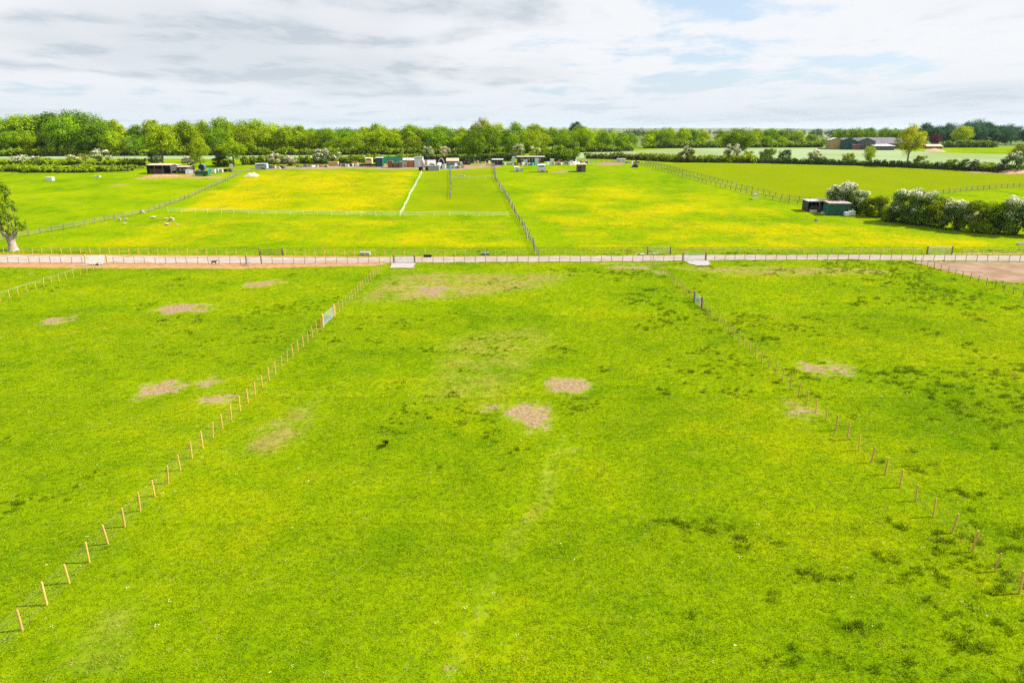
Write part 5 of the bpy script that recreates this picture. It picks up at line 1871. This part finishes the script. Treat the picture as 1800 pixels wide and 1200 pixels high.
# calf hutch, metal pen gates and things near the hedge
p, w_, h = px_base(1110.5, 1122, 288, 294.5)
root = thing('calf_hutch', 'white domed hutch with a black opening below the hedge', 'hutch', p)
b = MB()
n = 12
prof = [(w_ / 2 * math.cos(math.pi * i / n), h * math.sin(math.pi * i / n)) for i in range(n + 1)]
b.poly([(x_, 0, z_) for x_, z_ in prof] + [(x_, 1.9, z_ * 0.9) for x_, z_ in prof], [(i, i + 1, n + 2 + i, n + 1 + i) for i in range(n)] + [tuple(range(n + 1, 2 * n + 2))])
b.build('shell', M['white'], root)
MB().poly([(x_ * 0.6, -0.02, z_ * 0.6) for x_, z_ in prof], [tuple(range(n, -1, -1))]).build('opening', M['black'], root)  # shade inside the hutch put in as a black sheet
for i, (px, yb) in enumerate(((1034.5, 290), (1039.5, 291))):
    p = at(px, yb)
    q = at(px + 4.2, yb + 0.6)
    gate(('left', 'right')[i] + ' metal hurdle propped up beside the pale sandy strip', (p.x, p.y), (q.x, q.y), 2.1, posts=False, bars=6)

# ------------------------------------------------------------------ animals
def skin_mesh(name, V, E, Rd, m, sub=2):
    me = bpy.data.meshes.new(name)
    me.from_pydata(V, E, [])
    o = bpy.data.objects.new(name, me)
    COL.objects.link(o)
    o.modifiers.new('skin', 'SKIN')
    if not me.skin_vertices:
        with bpy.context.temp_override(object=o, active_object=o):
            bpy.ops.mesh.customdata_skin_add()
    for i, rr in enumerate(Rd):
        me.skin_vertices[0].data[i].radius = (rr, rr) if not hasattr(rr, '__len__') else rr
        me.skin_vertices[0].data[i].use_root = (i == 0)
    s = o.modifiers.new('sub', 'SUBSURF')
    s.levels = sub
    s.render_levels = sub
    dg = bpy.context.evaluated_depsgraph_get()
    nm = bpy.data.meshes.new_from_object(o.evaluated_get(dg))
    bpy.data.objects.remove(o)
    nm.materials.clear()
    nm.materials.append(m)
    for p_ in nm.polygons:
        p_.use_smooth = True
    nm.name = name
    return nm


def quad_mesh(name, L, H, body, leg, neck_up, head, m, lying=False, graze=False):
    """four legged animal along +x, L long, H high at the back"""
    zb = H - body if not lying else body * 0.85
    V = [(0, 0, zb), (L * 0.28, 0, zb + 0.01), (L * 0.42, 0, zb + body * 0.2), (-L * 0.28, 0, zb + 0.02), (-L * 0.42, 0, zb + body * 0.1)]
    Rd = [body, body * 1.02, body * 0.7, body * 1.0, body * 0.7]
    E = [(0, 1), (1, 2), (0, 3), (3, 4)]
    hx, hzv = (L * 0.66, zb + neck_up) if not graze else (L * 0.70, 0.12)
    V += [((L * 0.42 + hx) / 2, 0, (zb + body * 0.2 + hzv) / 2 + 0.02), (hx, 0, hzv), (hx + head, 0, hzv - head * 0.35 if not graze else 0.04)]
    Rd += [body * 0.45, body * 0.38, body * 0.22]
    E += [(2, 5), (5, 6), (6, 7)]
    if not lying:
        for sx_, par in ((1, 1), (-1, 3)):
            for sy in (-1, 1):
                i = len(V)
                x = sx_ * L * 0.30
                kx = 0.04 if sx_ > 0 else -0.05
                V += [(x, sy * body * 0.55, zb - body * 0.6), (x + kx, sy * body * 0.55, zb * 0.42), (x, sy * body * 0.55, 0.03)]
                Rd += [leg * 1.7, leg, leg * 0.9]
                E += [(par, i), (i, i + 1), (i + 1, i + 2)]
    return skin_mesh(name, V, E, Rd, m)


SHEEP = [quad_mesh('sheep_body', 1.05, 0.78, 0.26, 0.04, 0.16, 0.16, M['fleece']), quad_mesh('sheep_body', 1.05, 0.78, 0.27, 0.04, 0.1, 0.15, M['fleece'], graze=True),
         quad_mesh('sheep_body', 1.05, 0.6, 0.27, 0.04, 0.2, 0.15, M['fleece'], lying=True)]
EAR = MB().box((0, 0, 0), (0.03, 0.12, 0.05)).mesh('ear', M['skin'])
for i, (px, py, rz, k_, sc_, label) in enumerate((
        (269, 384, 0.2, 2, 1.25, 'largest white sheep lying near the slanting fence'),
        (291, 387, 0.4, 0, 0.85, 'small cream sheep above the pair at the right'),
        (303, 389.5, 2.9, 1, 1.3, 'cream sheep grazing at the right of the flock'),
        (293, 396, 0.1, 2, 1.1, 'sheep lying lowest in the flock'),
        (211, 388, 2.6, 0, 0.95, 'white sheep furthest left of the flock'),
        (221, 387, 0.3, 1, 0.7, 'lamb right beside the furthest left sheep'),
        (219, 395, 0.6, 0, 0.7, 'lamb standing below the left pair of sheep'),
        (311, 396, 0.3, 2, 0.6, 'small lamb at the right of the lowest sheep'),
        (249, 376, 0.3, 1, 1.1, 'sheep grazing close to the slanting rail fence'))):
    p = at(px, py)
    root = thing('sheep', label, 'sheep', p, rz, 'sheep in the meadow')
    root.scale = (sc_ * 0.88,) * 3
    link('body', SHEEP[k_], root)
p = at(1327, 350)
root = thing('horse', 'white horse facing the camera beside the nearer rail fence', 'horse', p, R(-70))
link('body', quad_mesh('horse_body', 1.7, 1.5, 0.31, 0.065, 0.62, 0.34, M['hide']), root)
MB().tube([(-0.78, 0, 1.25), (-0.9, 0, 1.0), (-0.88, 0, 0.55)], [0.04, 0.07, 0.03], 6).build('tail', M['hide'], root)
p = at(376, 465)
root = thing('dog', 'black and white dog standing on the left of the track', 'dog', p, R(10))
link('body', quad_mesh('dog_body', 0.85, 0.62, 0.15, 0.032, 0.2, 0.16, M['feather']), root)
MB().tube([(-0.36, 0, 0.52), (-0.5, 0, 0.62), (-0.6, 0, 0.60)], [0.03, 0.025, 0.01], 6).build('tail', M['feather'], root)
tank_ = MB().box((0.52, -0.02, 0.42), (0.16, 0.2, 0.14)).build('white_chest', M['hide'], root)

# crow on the grass
p = at(679.5, 785)
root = thing('crow', 'black crow standing alone in the central paddock', 'bird', p, R(-75))
root.scale = (1.75, 1.75, 1.75)
V = [(0, 0, 0.2), (0.1, 0, 0.24), (0.17, 0, 0.32), (0.22, 0, 0.335), (-0.12, 0, 0.17), (-0.27, 0, 0.12)]
link('body', skin_mesh('crow_body', V, [(0, 1), (1, 2), (2, 3), (0, 4), (4, 5)], [0.085, 0.075, 0.05, 0.04, 0.06, 0.025], M['feather']), root)
MB().tube([(0.24, 0, 0.335), (0.31, 0, 0.32)], [0.018, 0.004], 6).build('beak', M['black'], root)
for s in (-1, 1):
    MB().poly([(0.08, s * 0.08, 0.27), (-0.08, s * 0.11, 0.26), (-0.27, s * 0.10, 0.12), (-0.10, s * 0.125, 0.12), (0.05, s * 0.11, 0.16),
               (0.08, s * 0.06, 0.25), (-0.27, s * 0.08, 0.11)], [(0, 1, 2, 3, 4), (0, 5, 6, 2, 1)]).build('wing', M['feather'], root)
    MB().tube([(0.0, s * 0.04, 0.15), (0.01, s * 0.045, 0.0)], 0.009, 5).build('leg', M['black'], root)

# ------------------------------------------------------------------ hazy air
HZ, gg, out = mat('haze_air')
pv = gg.n('ShaderNodeVolumePrincipled')
pv.inputs['Color'].default_value = (0.66, 0.82, 1.0, 1)
pv.inputs['Density'].default_value = 0.00003
pv.inputs['Anisotropy'].default_value = 0.2
gg.t.links.new(pv.outputs[0], out.inputs['Volume'])
HZ.cycles.homogeneous_volume = True
HZ.cycles.volume_sampling = 'DISTANCE'
b = MB().box((0, 4300, 34.5), (15000, 9700, 73))
tag(b.build('haze', HZ), 'thin pale haze in the air over the whole view', 'haze', kind='stuff')
